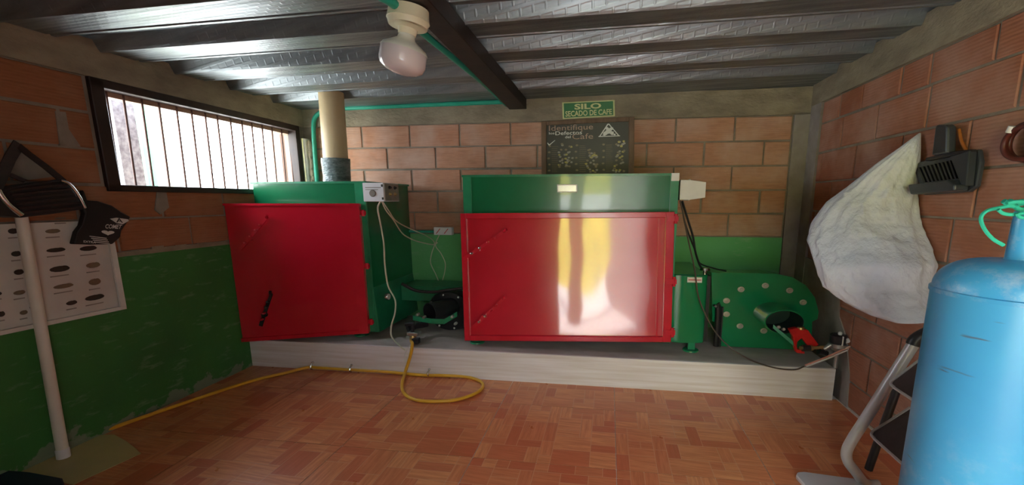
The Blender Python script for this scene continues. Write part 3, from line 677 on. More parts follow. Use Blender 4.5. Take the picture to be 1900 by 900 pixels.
# grey-white switch housing on the top right corner
b = MB(); a_, c_ = aw(1259, 371, 2.9), aw(1308, 334, 2.9)
um = a_.x + (c_.x - a_.x) * .35
b.rings([[(x, v, w) for v, w in ((2.86, a_.z + d), (3.06, a_.z + d), (3.06, c_.z - d), (2.86, c_.z - d))] for x, d in ((a_.x, .0), (um, .0), (um, -.004), (um + .006, -.004), (um + .006, .0), (c_.x, .014))])
child(b, 'switch_housing', 'white', s2, bevel=.004)
# right air box with curved sheet front
a_, c_ = aw(1250, 634, 2.86), aw(1314, 511, 2.86)
xa, xc, za, zc = a_.x, c_.x, a_.z, c_.z
b = MB(); b.box(u1, xc, 2.875, V_BACK - .012, za + .015, zc); ab = child(b, 'air_box', 'green', s2, bevel=.003)
b = MB(); N = 14; rs = []
for k in range(N + 1):
    s_ = k / N; uu = u1 - .03 + (xc - u1 + .03) * s_; vv = 2.872 - .028 * math.sin(math.pi * s_) ** .6
    rs.append([(uu, vv, za), (uu, vv - .006 * math.sin(s_ * 7), (za + zc) / 2), (uu, vv, zc - .004), (uu, 2.88, zc - .004), (uu, 2.88, za)])
b.rings(rs); child(b, 'curved_cover', 'green_plate', ab, smooth=60)
a_ = aw(1275, 524, 2.838); c_ = aw(1303, 515, 2.838)
b = MB(); b.box(a_.x, c_.x, 2.838, 2.844, a_.z, c_.z); lb = child(b, 'sticker', 'print_white', ab)
b = MB(); b.box(a_.x + .006, c_.x - .006, 2.8365, 2.839, (a_.z + c_.z) / 2 - .003, (a_.z + c_.z) / 2 + .003); child(b, 'sticker_print', 'print_red', lb)
b = MB(); a_ = aw(1308, 503, 2.95); b.lathe((a_.x, 2.95, zc), (a_.x, 2.95, zc + .035), [(0, .012), (.5, .012), (.55, .035), (1, .028)], 16); child(b, 'damper_knob', 'steel', ab, smooth=40)
b = MB(); b.box(xc, xc + .025, 2.89, 2.99, za, zc - .01); child(b, 'black_strip', 'black', ab)  # black strip between the air box and the fan plate
# fan with bolted front plate
FP = 2.99
poly = [(1320, 506), (1440, 508), (1470, 514), (1496, 530), (1512, 552), (1519, 578), (1517, 592), (1507, 597), (1506, 646), (1440, 645), (1338, 641), (1338, 600), (1322, 596)]
pw = [aw(x, y, FP) for x, y in poly]
pw[-3].z = pw[-4].z = pw[-5].z = .208
b = MB(); b.slab(pw, (0, .012, 0)); fan2 = child(b, 'fan_plate', 'green_plate', s2)
cen = aw(1415, 574, FP)
sh = [cen + (p - cen) * .93 for p in pw]; b = MB(); b.slab([Vector((p.x, FP + .012, max(p.z, .21))) for p in sh], (0, .26, 0)); child(b, 'fan_casing', 'green', fan2)
b = MB(); b.lathe(aw(1336, 604, 2.93) , aw(1336, 604, 2.93) + Vector((0, .3, 0)), [(0, .001), (0, .02), (1, .02)], 8)
b = MB(); p = aw(1333, 570, 2.965); p2 = aw(1333, 640, 2.965); b.tube([p + Vector((-.02, 0, 0)), p + Vector((0, 0, -.0)), Vector((p.x + .004, p.y, .215))], .018, 8, 3); b.box(p.x + .024, p.x + .034, p.y, p.y + .02, .21, p.z); child(b, 'drive_slot', 'black', s2)
for x, y in [(1375, 537), (1348, 558), (1348, 583), (1373, 605), (1417, 614), (1420, 530), (1465, 539), (1490, 561)]:
    p = aw(x, y, FP); b = MB(); b.lathe(p + Vector((0, .002, 0)), p - Vector((0, .012, 0)), [(0, .019), (.3, .019), (.35, .011), (1, .010)], 14, sx=1.15); b.lathe(p, p - Vector((0, .015, 0)), [(0, .005), (1, .004)], 6); child(b, 'plate_bolt', 'galv', fan2, smooth=40)
e0, e1 = aw(1418, 599, 2.78), aw(1494, 599, 2.78); ec = aw(1456, 598, 2.78); ru = (e1.x - e0.x) / 2
sc_ = aw(1456, 598, 2.78)
b = MB(); open_tube(b, (ec.x, FP - .0, ec.z), (ec.x, 2.78, ec.z), .078, ru / .078, .005, 36); child(b, 'air_inlet_tube', ['green_plate', 'tube_inside'], fan2, smooth=40)
# bracket + red burner in the tube mouth
b = MB(); pA, pB = aw(1435, 606, 2.77), aw(1475, 640, 2.73)
d = Vector((.0, 0, .012)); n_ = Vector((0, .006, 0)); b.hexa([pA - d, pB - d, pB - d + n_, pA - d + n_, pA + d, pB + d, pB + d + n_, pA + d + n_]); br2 = child(b, 'burner_bracket', 'green_edge', fan2)
for x, y in ((1443, 607), (1452, 611)):
    p = aw(x, y, 2.765); b = MB(); b.cyl(p, p - Vector((0, .02, -.006)), .009, 8); child(b, 'bolt', 'galv', br2)
gp = lambda x, y, v=2.72: aw(x, y, v)
b = MB(); b.c = 0
b.slab([gp(1465, 612), gp(1478, 609), gp(1500, 613), gp(1508, 625), gp(1520, 640), gp(1512, 645), gp(1498, 641), gp(1488, 628), gp(1480, 634), gp(1478, 648), gp(1492, 650), gp(1494, 657), gp(1478, 655), gp(1474, 640), gp(1472, 625)], (0, .035, 0))
bu = child(b, 'red_burner', 'red_cast', s2, bevel=.003)
p = gp(1488, 610); b = MB(); b.lathe(p + Vector((0, .015, -.006)), p + Vector((0, .015, .006)), [(0, .022), (1, .020)], 14); child(b, 'burner_cap', 'brass', bu, smooth=40)
b = MB(); b.lathe(gp(1484, 646, 2.69), gp(1530, 645, 2.70), [(0, .011), (.25, .013), (.28, .018), (.5, .018), (.55, .010), (.8, .010), (.85, .014), (1, .012)], 12); child(b, 'brass_jet', 'brass', bu, smooth=40)
b = MB(); b.lathe(gp(1488, 646, 2.688), gp(1503, 646, 2.69), [(0, .02), (1, .018)], 10); child(b, 'black_nut', 'blackmetal', bu, smooth=40)
b = MB(); b.lathe(gp(1519, 652, 2.69), gp(1534, 656, 2.70), [(0, .018), (1, .016)], 10); child(b, 'black_nut', 'blackmetal', bu, smooth=40)
# safety valve at the end of the plinth
vp = aw(1557, 640, 2.70)
t = thing('gas_regulator', 'black topped gas regulator beside the red burner at the plinth end', 'gas regulator', (vp.x - .01, 2.71, .2))
b = MB(); a_, c_ = aw(1541, 637, 2.7), aw(1574, 622, 2.7); b.lathe(((a_.x + c_.x) / 2, 2.71, a_.z), ((a_.x + c_.x) / 2, 2.71, c_.z), [(0, .042), (.2, .045), (.9, .045), (1, .038)], 18); tp = child(b, 'black_cap', 'blackmetal', t, smooth=40)
b = MB(); b.box((a_.x + c_.x) / 2 - .002, (a_.x + c_.x) / 2 + .004, 2.662, 2.668, a_.z, c_.z); b.ball(((a_.x + c_.x) / 2, 2.70, c_.z + .008), .012, 8, 5); child(b, 'cap_mark', 'white', tp)
b = MB(); c2_ = aw(1556, 650, 2.7); b.lathe(((a_.x + c_.x) / 2, 2.71, c2_.z), ((a_.x + c_.x) / 2, 2.71, a_.z), [(0, .03), (.3, .032), (.5, .05), (1, .05)], 16); b.lathe(aw(1541, 640, 2.69), aw(1529, 648, 2.69), [(0, .016), (1, .012)], 10); b.cyl(((a_.x + c_.x) / 2, 2.71, .2), ((a_.x + c_.x) / 2, 2.71, c2_.z), .012, 10); child(b, 'regulator_body', 'aluminium', t, smooth=40)
b = MB(); b.lathe(aw(1568, 632, 2.68), aw(1578, 632, 2.68), [(0, .018), (1, .012)], 12); b.lathe(aw(1572, 646, 2.68), aw(1582, 647, 2.68), [(0, .014), (1, .012)], 12); child(b, 'outlet_nipple', 'white', t, smooth=40)

def cable(name, mat, r, pts, label, cat='cable', group=None):
    b = MB(); b.tube([aw(*p) if len(p) == 3 else Vector(p[0]) for p in pts], r, 6, 5)
    k = dict(label=label, category=cat)
    if group: k['group'] = group
    return b.build(name, mat, smooth=60, **k)
cable('gas_pipe', 'copper', .006, [(1494, 678, 2.66), (1530, 664, 2.66), (1578, 643, 2.67)], 'thin red and white pipe slanting from the plinth top to the gas regulator', 'pipe')
cable('gas_pipe', 'print_white', .005, [(1496, 680, 2.655), (1532, 667, 2.655), (1572, 650, 2.665)], 'white lead lying just below the red pipe by the gas regulator', 'pipe')
cable('gas_hose', 'hose', .0075, [(1580, 647, 2.68), (1605, 648, 2.66), (1630, 653, 2.64), (1655, 664, 2.62), (1680, 674, 2.52)], 'short yellow gas hose from the regulator along the right brick wall', 'hose')
cable('power_cable', 'cable_g', .0045, [(1262, 372, 2.85), (1268, 400, 2.83), (1278, 450, 2.82), (1289, 500, 2.815), (1296, 550, 2.81), (1312, 590, 2.80), (1332, 622, 2.74), (1362, 650, 2.69), (1400, 671, 2.676), (1440, 683, 2.675), (1474, 686, 2.675), (1492, 680, 2.675)], 'thin grey cable drooping from white switch housing to the plinth end', 'cable')
cable('power_cable', 'black', .0065, [(1266, 373, 2.86), (1277, 410, 2.84), (1286, 440, 2.86), (1291, 470, 2.90), (1300, 495, 2.95), (1307, 499, 2.97)], 'thick black cable hanging beside the red door and ending at the steel knob', 'cable')
cable('power_cable', 'black', .0055, [(1264, 374, 2.88), (1270, 410, 2.86), (1280, 440, 2.88), (1290, 465, 2.92), (1298, 488, 3.0), (1325, 498, 3.05), (1347, 503, 3.1)], 'black cable bending right to the fan top beside the green dado', 'cable')
cable('power_cable', 'cable_w', .0052, [(707, 372, 2.80), (701, 386, 2.79), (705, 410, 2.79), (712, 450, 2.79), (714, 490, 2.79), (720, 530, 2.78), (733, 556, 2.77), (733, 580, 2.76), (726, 605, 2.74), (727, 625, 2.71), (742, 642, 2.676), (752, 650, 2.674)], 'long pale cable hanging down the side of the smaller dryer', 'cable')
cable('power_cable', 'cable_w', .0045, [(708, 373, 2.80), (716, 390, 2.82), (730, 408, 2.90), (744, 430, 3.0), (756, 440, 3.1), (775, 448, 3.25), (803, 454, 3.42), (812, 450, 3.44)], 'lower pale cable swinging from the control box to the switch box', 'cable')
cable('power_cable', 'cable_w', .0042, [(710, 374, 2.80), (722, 392, 2.85), (735, 410, 2.95), (760, 424, 3.1), (790, 437, 3.3), (806, 450, 3.44), (801, 470, 3.44), (799, 488, 3.44), (808, 508, 3.44), (816, 526, 3.44)], 'upper pale cable reaching the green dado and hanging straight down it', 'cable')
cable('power_cable', 'cable_w', .0042, [(815, 436, 3.44), (808, 455, 3.445), (818, 470, 3.445), (826, 488, 3.445), (825, 505, 3.445), (821, 520, 3.445)], 'short pale lead looping below the white switch box', 'cable')
cable('power_cable', 'blackmetal', .012, [(745, 526, 2.95), (756, 532, 2.97), (775, 540, 3.0), (805, 542, 3.05), (835, 538, 3.1), (862, 535, 3.13), (880, 533, 3.15)], 'thick black flex running along the green duct between the dryers', 'cable')
cable('power_cable', 'print_white', .004, [(762, 640, 2.674), (756, 648, 2.672), (751, 660, 2.672), (752, 672, 2.672)], 'short white wire curling beside the top of the yellow hose', 'cable')

# wall switch box and its conduit
t = thing('wall_socket', 'white switch box with red marks at the top of the green dado', 'socket', tuple(aw(822, 436, V_BACK - .01)))
a_, c_ = aw(805, 436, V_BACK - .05), aw(838, 422, V_BACK - .05)
b = MB(); b.box(a_.x, c_.x, V_BACK - .05, V_BACK, a_.z, c_.z); bx = child(b, 'socket_box', 'white', t, bevel=.003)
for s_ in (.12, .56):
    b = MB(); w_ = c_.x - a_.x; x0 = a_.x + w_ * s_
    b.poly([(x0, V_BACK - .052, a_.z + .012), (x0 + .006, V_BACK - .052, a_.z + .010), (x0 + w_ * .26, V_BACK - .052, c_.z - .012), (x0 + w_ * .26 - .006, V_BACK - .052, c_.z - .010)])
    child(b, 'red_mark', 'print_red', bx)
b = MB(); p0, p1 = aw(740, 429, V_BACK - .03), aw(806, 430, V_BACK - .03); b.tube([p0, p1], .011, 10)
b.build('conduit', 'conduit', smooth=50, label='short green conduit entering the left side of the white switch box', category='conduit')
# conduit down the corner and along the back beam
b = MB(); vb = V_BACK - .03
b.tube([aw(x, y, vb) for x, y in [(589, 345), (587, 320), (584, 280), (582, 245), (583, 222), (592, 210), (606, 204), (640, 201), (760, 196), (860, 192), (944, 188.5)]], .017, 10)
b.build('conduit', 'conduit', smooth=50, label='green conduit bending down the left corner and along the back wall top', category='conduit')
cp0, cp1 = aw(563, 340, V_BACK - .03), aw(565, 258, V_BACK - .03)
b = MB(); b.tube([Vector((cp1.x, vb, 1.27)), Vector((cp1.x, vb, cp1.z))], .040, 12); pp = b.build('corner_pipe', 'galv', smooth=50, label='ragged grey pipe in the corner between window and green conduit', category='pipe')
b = MB(); rnd = random.Random(9)
for k in range(12): b.ball((cp1.x + .045 + rnd.uniform(-.006, .006), vb - .01, 1.29 + k * (cp1.z - 1.30) / 12), .016 + rnd.random() * .01, 6, 4, (1, .6, 1.6))
child(b, 'mortar_lumps', 'concrete', pp)
# flue
f0, f1 = aw(626, 337, 3.10), aw(614, 170, 3.10)
rf = (aw(635, 200, 3.1).x - aw(595, 200, 3.1).x) / 2
fb = Vector((f0.x, 3.10, SW1 + .004)); ft = Vector((f1.x, 3.10, roof_w(f1.x) + .03))
t = thing('flue_pipe', 'beige flue pipe rising from the smaller dryer to the metal roof', 'pipe', tuple(fb))
b = MB(); b.cyl(fb, ft, rf, 26); child(b, 'pipe', 'flue', t, smooth=50)
tb = fb; tt = fb + (ft - fb) * .28
b = MB(); rs = []; rnd = random.Random(4)
for k in range(7):
    c = tb + (tt - tb) * (k / 6); r_ = rf + .008 + rnd.uniform(0, .007)
    rs.append([c + Vector((math.cos(a * .2618) * (r_ + rnd.uniform(-.002, .003)), math.sin(a * .2618) * r_, rnd.uniform(-.006, .006) if 0 < k < 6 else 0)) for a in range(24)])
b.rings(rs); child(b, 'duct_tape', 'tape', t, smooth=70)

# steel beam, conduit and lamp
bl, brr = aw(945, 203, V_BACK - .02), aw(977, 203, V_BACK - .02)
wb = (bl.z + brr.z) / 2
b = MB(); vb_, sk = V_BACK - .02, .075; zt = roof_w(bl.x) + .005; b.hexa([(bl.x + sk, V_FRONT, wb), (brr.x, V_FRONT, wb), (brr.x, vb_, wb), (bl.x, vb_, wb), (bl.x + sk, V_FRONT, zt), (brr.x, V_FRONT, zt), (brr.x, vb_, zt), (bl.x, vb_, zt)]); b.build('roof_beam', 'beam', bevel=.003, label='black steel beam running from front to back under the roof', category='beam')
cu = bl.x - .022
lv = 1.70; top = at(758, 18, 1, lv); wtop = roof_w(top.x)
b = MB(); b.tube([at(x, y, 2, 1.885) for x, y in [(769, 33), (745, 17), (720, 0), (690, -21)]] + [(cu + .01, 1.1, 1.90), (cu + .02, V_FRONT, 1.91)], .016, 10); b.build('conduit', 'conduit', smooth=50, label='green conduit running beneath the roof into the near side of the lamp box', category='conduit')
b = MB(); b.tube([(cu - .02, lv + .08, 1.92), (cu - .012, 2.3, 1.93), (cu - .002, 2.8, 1.935), (cu, V_BACK - .02, 1.935)], .015, 10); b.build('conduit', 'conduit', smooth=50, label='green conduit along the left of the black beam, behind the lamp', category='conduit')
p_top, p_box, p_bot = aw(758, 22, lv), aw(757, 50, lv), aw(743, 137, lv)
t = thing('ceiling_lamp', 'white screw-in bulb hanging from round cream box beside the black beam', 'lamp', tuple(p_top))
ax = (p_bot - p_top).normalized(); S = lambda px: (aw(757 + px, 50, lv) - aw(757, 50, lv)).length
b = MB(); b.lathe(p_top - ax * .01, p_box, [(0, S(34)), (.6, S(36)), (.68, S(37)), (.70, S(36)), (1, S(33))], 30); child(b, 'junction_box', 'cream', t, smooth=35)
q_ = p_box + ax * .028; b = MB(); b.lathe(p_box, q_, [(0, S(30)), (.25, S(17)), (1, S(15))], 24); child(b, 'lamp_holder', 'cream', t, smooth=50)
b = MB(); L = (p_bot - q_); b.lathe(q_, p_bot, [(0, S(13)), (.02, S(13)), (.12, S(15)), (.22, S(26)), (.32, S(37)), (.40, S(40.5)), (.72, S(40.5)), (.85, S(37)), (.95, S(27)), (1, S(12))], 32); bb = child(b, 'bulb', 'bulb', t, smooth=60)
b = MB(); b.lathe(q_ - ax * .001, q_ + L * .42, [(0, S(13.5)), (.05, S(13.5)), (.28, S(15.6)), (.53, S(26.7)), (.77, S(37.7)), (.96, S(40.9)), (1, S(40.9))], 32, cap0=False, cap1=False); child(b, 'bulb_housing', 'bulb_base', bb, smooth=60)

# sign
vs = V_BACK - .022
qs = quadmap(aw(1043, 190, vs), aw(1140.5, 185.5, vs), aw(1141, 215.5, vs), aw(1044, 221, vs))
t = thing('sign', 'green sign reading SILO SECADO DE CAFE above the black poster', 'sign', tuple(qs(.5, 0)))
b = MB(); slabq(b, qs, 0, 0, 1, 1, n2, -.008, 0); child(b, 'sign_border', 'sign_cream', t)
b = MB(); slabq(b, qs, .03, .07, .97, .93, n2, 0, .002); child(b, 'sign_board', 'sign_green', t)
b = MB(); put_text(b, 'SILO', qs, .235, .745, .52, .86, .035, n2 * .0035); put_text(b, 'SECADO DE CAFE', qs, .055, .945, .12, .46, .022, n2 * .0035); child(b, 'lettering', 'sign_cream', t)
# defects poster in its wooden frame
vq = V_BACK - .02
qo = quadmap(aw(1005, 226, vq), aw(1177, 217, vq), aw(1176, 338, vq), aw(1005, 338, vq))
t = thing('framed_poster', 'black coffee defects poster in a brown wood frame above the larger dryer', 'poster', tuple(qo(.5, 0)))
b = MB(); slabq(b, qo, 0, 0, 1, 1, n2, -.01, 0); child(b, 'backing_board', 'wood', t)
for s0, t0, s1_, t1 in ((0, 0, .055, 1), (.945, 0, 1, 1), (.055, .935, .945, 1)):
    b = MB(); slabq(b, qo, s0, t0, s1_, t1, n2, 0, .014); child(b, 'frame_strip', 'wood', t, bevel=.002)
qp = quadmap(aw(1014, 229, vq - .006), aw(1166, 222.5, vq - .006), aw(1166, 322, vq - .006), aw(1015, 324, vq - .006))
b = MB(); slabq(b, qp, 0, 0, 1, 1, n2, -.004, 0); ps = child(b, 'poster_sheet', 'poster_black', t)
o_ = n2 * .0012
b = MB(); put_text(b, 'Identifique', qp, .03, .575, .82, .955, 0, o_); put_text(b, 'Cafe', qp, .32, .575, .675, .78, 0, o_); child(b, 'title_tan', 'print_tan', ps)
b = MB(); put_text(b, 'los', qp, .03, .10, .785, .83, 0.01, o_); put_text(b, 'Defectos', qp, .11, .44, .765, .84, .01, o_); put_text(b, 'del', qp, .23, .30, .70, .75, .01, o_)
# tick
child(b, 'title_white', 'print_white', ps)
b = MB(); b.poly([qp(.005, .62) + o_, qp(.03, .565) + o_, qp(.11, .67) + o_, qp(.10, .67) + o_, qp(.032, .59) + o_, qp(.015, .63) + o_])
child(b, 'tick_print', 'print_white', ps); b = MB()
# triangular mark
b.poly([qp(.64, .705) + o_, qp(.90, .705) + o_, qp(.90, .72) + o_, qp(.64, .72) + o_])
b.poly([qp(.65, .72) + o_, qp(.665, .72) + o_, qp(.765, .94) + o_, qp(.75, .945) + o_]); b.poly([qp(.875, .72) + o_, qp(.89, .72) + o_, qp(.77, .945) + o_, qp(.755, .945) + o_])
random.seed(12)
for s_, t_, a1, a2 in ((.72, .77, .03, .035), (.76, .80, .04, .05), (.80, .77, .03, .035), (.79, .845, .03, .03), (.745, .86, .02, .03), (.835, .74, .015, .015), (.71, .735, .02, .012)): blob(b, qp, s_, t_, a1, a2, o_ * .9, 9, .5)
child(b, 'triangle_logo', 'print_white', ps, kind='stuff')
cl = [[], [], []]
for cx_, cw, t_hi in ((.235, .085, .60), (.56, .075, .50), (.88, .075, .62)):
    for _ in range(34):
        s_ = cx_ + random.uniform(-cw, cw); t_ = random.uniform(.03, t_hi)
        cl[random.choice((0, 0, 1, 2, 2))].append((s_, t_))
for cx_ in (.02, .36, .69): 
    for k in range(5): cl[2].append((cx_ + random.uniform(0, .02), .08 + .12 * k))
for mt, ls in zip(('print_grey', 'print_gold', 'print_brown'), cl):
    b = MB()
    for s_, t_ in ls: blob(b, qp, s_, t_, .017, .02, o_ * (1 + .4 * random.random()), 7, .3, random.uniform(-.6, .6))
    child(b, 'bean_print', mt, ps, kind='stuff')
b = MB()
for cx_ in (.03, .375, .70):
    for k in range(14): s_ = cx_ + .03; t_ = .05 + k * .038; b.poly([qp(s_, t_) + o_ * .8, qp(s_ + .10 * random.uniform(.5, 1), t_) + o_ * .8, qp(s_ + .08, t_ + .006) + o_ * .8, qp(s_, t_ + .006) + o_ * .8])
child(b, 'caption_print', 'print_brown', ps, kind='stuff')

# ------------------------------------------------------------------ right-hand side
# hanging sack
def ring_at(lx, rx, y, uc, flat=.72):
    c = at((lx + rx) / 2, y, 0, uc); D = (c - CAMU); dist = D.length; D.normalize(); Dh = Vector((D.x, D.y, 0)).normalized()
    def on(px):
        d = BINV @ (CAMR @ Vector(((px - 950) / FPX, (450 - y) / FPX, -1))); return CAMU + d * ((c - CAMU).dot(Dh) / d.dot(Dh))
    l, r = on(lx), on(rx); return (l + r) / 2, (r - l) / 2, Dh * ((r - l).length / 2 * flat)
lev = [(1705, 1709, 247), (1667, 1709, 275), (1631, 1708, 300), (1571, 1706, 347), (1534, 1708, 375), (1503, 1716, 415), (1496, 1727, 445), (1510, 1740, 490), (1527, 1739, 530), (1566, 1736, 560), (1610, 1731, 583), (1655, 1722, 597)]
def lerp_levels(L, n):
    out = []
    for i in range(len(L) - 1):
        for k in range(n):
            t_ = k / n; out.append(tuple(a + (c - a) * t_ for a, c in zip(L[i], L[i + 1])))
    return out + [L[-1]]
b = MB(); rs = []; LV = lerp_levels(lev, 8); NS = 120
for i, (lx, rx, y) in enumerate(LV):
    f = i / (len(LV) - 1); uc = U_R - .012 - .17 * min(1, f * 1.6) ** .8
    c, A_, B2 = ring_at(lx, rx, y, uc)
    ring = []
    for k in range(NS):
        a = 2 * math.pi * k / NS
        fold = .07 * abs(math.sin(a * 5.5 + 2.0 * f + 1.4 * math.sin(a * 2))) * (1 - f) ** .4 * min(1, f * 6) + .035 * math.sin(a * 19 + 6 * f) * (1 - f) - .03
        p = c + A_ * math.cos(a) + B2 * math.sin(a)
        nz = noise.noise(p * 6.5) * .12 - abs(noise.noise(p * 13)) * .13 + abs(noise.noise(p * 27 + Vector((5, 5, 5)))) * .05
        p = c + (A_ * math.cos(a) + B2 * math.sin(a)) * (1 + (fold + nz * min(1, f * 4)) * (.25 + .75 * abs(math.sin(a))))
        p.x = min(p.x, U_R - .004); ring.append(p)
    rs.append(ring)
b.rings(rs)
sack = b.build('sack', 'sack', smooth=80, label='bulging white woven sack hanging by one corner on the right brick wall', category='sack')
b = MB(); F = lambda x, y: ring_at(x - 2, x + 2, y, U_R - .25)[0]
b.tube([F(1572, 358), F(1570, 376), F(1556, 392), F(1536, 392), F(1530, 404), F(1545, 412)], .016, 8, 4); child(b, 'rolled_hem', 'sack', sack, smooth=70)

# blue gas tank
ang = R(37.8); TD = 1.55; tx, ty, tr = TD * math.sin(ang), TD * math.cos(ang), TD * .0950
zt = aw(1885, 481, ty).z; zs = aw(1737, 540, ty + .02).z
t = thing('gas_tank', 'big scratched blue steel gas tank standing in front of the step ladder', 'gas tank', (tx, ty, 0))
b = MB(); pr = [(0.06, tr * .8), (.10, tr * .97), (.14, tr), (zs - .004, tr)]
b.lathe((tx, ty, 0), (tx, ty, 1), pr, 56, cap1=False); child(b, 'tank_body', 'tank', t, smooth=50)
b = MB(); h_ = zt - zs; b.lathe((tx, ty, 0), (tx, ty, 1), [(zs - .004, tr + .0035), (zs + .006, tr + .0035), (zs + .008, tr - .001)] + [(zs + .008 + (h_ - .008) * math.sin(a * math.pi / 20), (tr - .001) * (math.cos(a * math.pi / 20) ** .62)) for a in range(1, 10)] + [(zt, .02)], 56, cap0=False); child(b, 'tank_dome', 'tank', t, smooth=40)
b = MB(); b.lathe((tx, ty, 0), (tx, ty, 1), [(0, tr * .82), (.075, tr * .82)], 40); child(b, 'foot_ring', 'tank', t, smooth=40)
np_ = aw(1901, 430, ty); b = MB(); b.lathe((tx - .0, ty, zt - .01), (tx - .0, ty, aw(1890, 392, ty).z), [(0, .036), (.1, .026), (1, .024)], 18); child(b, 'neck_pipe', 'tank', t, smooth=40)
b = MB(); rnd = random.Random(2)
for a0, zz, w_ in ((-2.05, zs + .012, .05), (-1.75, zs - .004, .09), (-1.9, aw(1860, 690, ty).z, .14)):
    pts = [(tx + (tr + .001) * math.cos(a0 + w_ * k), ty + (tr + .001) * math.sin(a0 + w_ * k), zz - .006 * k) for k in range(5)]
    b.tube(pts, .0022, 5, 2)
child(b, 'paint_chips', 'tank_rust', t, kind='stuff')
# turquoise string
sv = ty - .03
b = MB()
b.tube([aw(x, y, sv) for x, y in [(1862, 455), (1842, 443), (1826, 424), (1820, 404), (1832, 391), (1858, 385), (1884, 380), (1915, 376)]], .0042, 6)
b.tube([aw(x, y, sv - .02) for x, y in [(1852, 389), (1862, 396), (1882, 398), (1912, 392), (1915, 380), (1890, 374), (1868, 377)]], .004, 6)
b.tube([aw(x, y, sv - .03) for x, y in [(1887, 396), (1893, 403), (1915, 404)]], .004, 6)
b.tube([aw(x, y, sv) for x, y in [(1862, 373), (1878, 382), (1896, 374), (1915, 385), (1890, 388), (1876, 374), (1866, 379)]], .006, 6)
b.build('string', 'string', smooth=60, label='turquoise string bundled round the pipe on the blue tank', category='string')

# folded step ladder behind the tank
LVv = 1.86
G = lambda x, y, v=LVv: aw(x, y, v)
foot_ = G(1607, 893); foot_.z = .012; ft2 = Vector((foot_.x + .05, foot_.y, .012))
t = thing('step_ladder', 'folded pale tubular step ladder with dark treads behind the blue tank', 'ladder', (foot_.x, LVv, 0))
b = MB(); b.tube([ft2, foot_, G(1588, 876), G(1573, 856), G(1571, 838), G(1580, 818)] + [G(1580 + 115 * k, 818 - 180 * k) for k in (.2, .5, .8, 1)], .0205, 12, 4); child(b, 'front_leg', 'ladder', t, smooth=60)
b = MB(); near = LVv - .36; sh = lambda p: Vector((p.x + .0, near, p.z))
b.tube([sh(ft2) + Vector((0, 0, 0)), sh(foot_), sh(G(1588, 876)), sh(G(1573, 856)), sh(G(1571, 838)), sh(G(1580, 818))] + [sh(G(1580 + 115 * k, 818 - 180 * k)) for k in (.2, .5, .8, 1)], .0205, 12, 4)
b = MB(); b.tube([G(1694, 640), G(1700, 630), G(1720, 618, LVv), G(1760, 600, LVv)], .024, 10, 3); child(b, 'black_cap', 'black', t, smooth=60)
b = MB(); b.tube([G(1676, 700, 1.97), G(1662, 728, 1.97), G(1636, 800, 1.97), Vector((G(1636, 800, 1.97).x - .03, 1.97, .01))], .016, 8, 1); child(b, 'rear_leg', 'black', t, smooth=50)
def tread(ax_, ay, bx, by, depth):
    a = G(ax_, ay, LVv - .02); c = G(bx, by, LVv - .02); d = c - a; off = Vector((0, -depth, 0)); th = Vector((-.3, 0, -.25)).normalized() * .016
    b = MB(); q_ = [a + d * .12, a + off * .1, a + off, c + off, c, ]
    q_ = [a + d * .10, a + d * .02 + off * .04, a + off * .12, a + off, c + off, c]
    b.slab(q_, -th); pt = child(b, 'tread', 'tread', t)
    for m_, (p0, p1) in enumerate(((a + d * .08, c), (a + off * .10, a + off))):
        m = MB(); m.tube([p0 + th * .1, p1 + th * .1], .006, 6); child(m, 'tread_edge', 'ladder', pt, smooth=50)
    m = MB(); m.tube([a + d * .08, a + d * .015 + off * .03, a + off * .10], .006, 6, 4); child(m, 'tread_corner', 'ladder', pt, smooth=50)
tread(1613, 805, 1690, 756, .34)
tread(1649, 712, 1712, 664, .34)
# pale tray on the floor at the ladder's foot
b = MB(); pp_ = [at(x, y, 2, .0) for x, y in [(1476, 889), (1479, 883), (1490, 882), (1540, 889), (1600, 897), (1606, 940), (1520, 940)]]
b.slab(pp_, (0, 0, .02)); tr_ = b.build('tray', 'ladder', bevel=.004, label='corner of a pale grey tray lying on the tiles before the ladder', category='tray')

# dustpan
DU = U_R - .03; K = lambda x, y, u=DU: at(x, y, 0, u)
t = thing('dustpan', 'black ribbed dustpan hanging beside the white sack on the right wall', 'dustpan', tuple(K(1758, 352)))
out = [(1692, 306), (1728, 293), (1760, 286), (1815, 277), (1819, 300), (1811, 346), (1797, 356), (1712, 362), (1705, 340)]
b = MB(); b.slab([K(*p) for p in out], (.018, 0, 0)); pan = child(b, 'pan', 'dustpan', t, bevel=.004)
for k in range(10):
    x0 = 1706 + k * 7.2; x1 = x0 + 12; b = MB()
    b.slab([K(x0, 311 - k * 1.6, DU - .001), K(x0 + 3.6, 310.4 - k * 1.6, DU - .001), K(x1 + 3.6, 338 - k * .9, DU - .001), K(x1, 338.5 - k * .9, DU - .001)], (-.009, 0, 0)); child(b, 'rib', 'black', pan)
b = MB(); b.slab([K(1707, 343, DU), K(1785, 334, DU), K(1799, 343, DU), K(1797, 354, DU), K(1712, 361, DU)], (-.05, 0, 0)); child(b, 'pan_lip', 'dustpan', pan, bevel=.006, seg=2)
b = MB(); b.slab([K(1776, 290, DU), K(1814, 279, DU), K(1808, 345, DU), K(1797, 342, DU)], (-.028, 0, 0)); child(b, 'pan_cheek', 'dustpan', pan, bevel=.003)
b = MB(); b.slab([K(1728, 293), K(1785, 280), K(1814, 277), K(1814, 283), K(1785, 287), K(1728, 299)], (-.024, 0, 0)); child(b, 'top_rim', 'black', pan, bevel=.003)
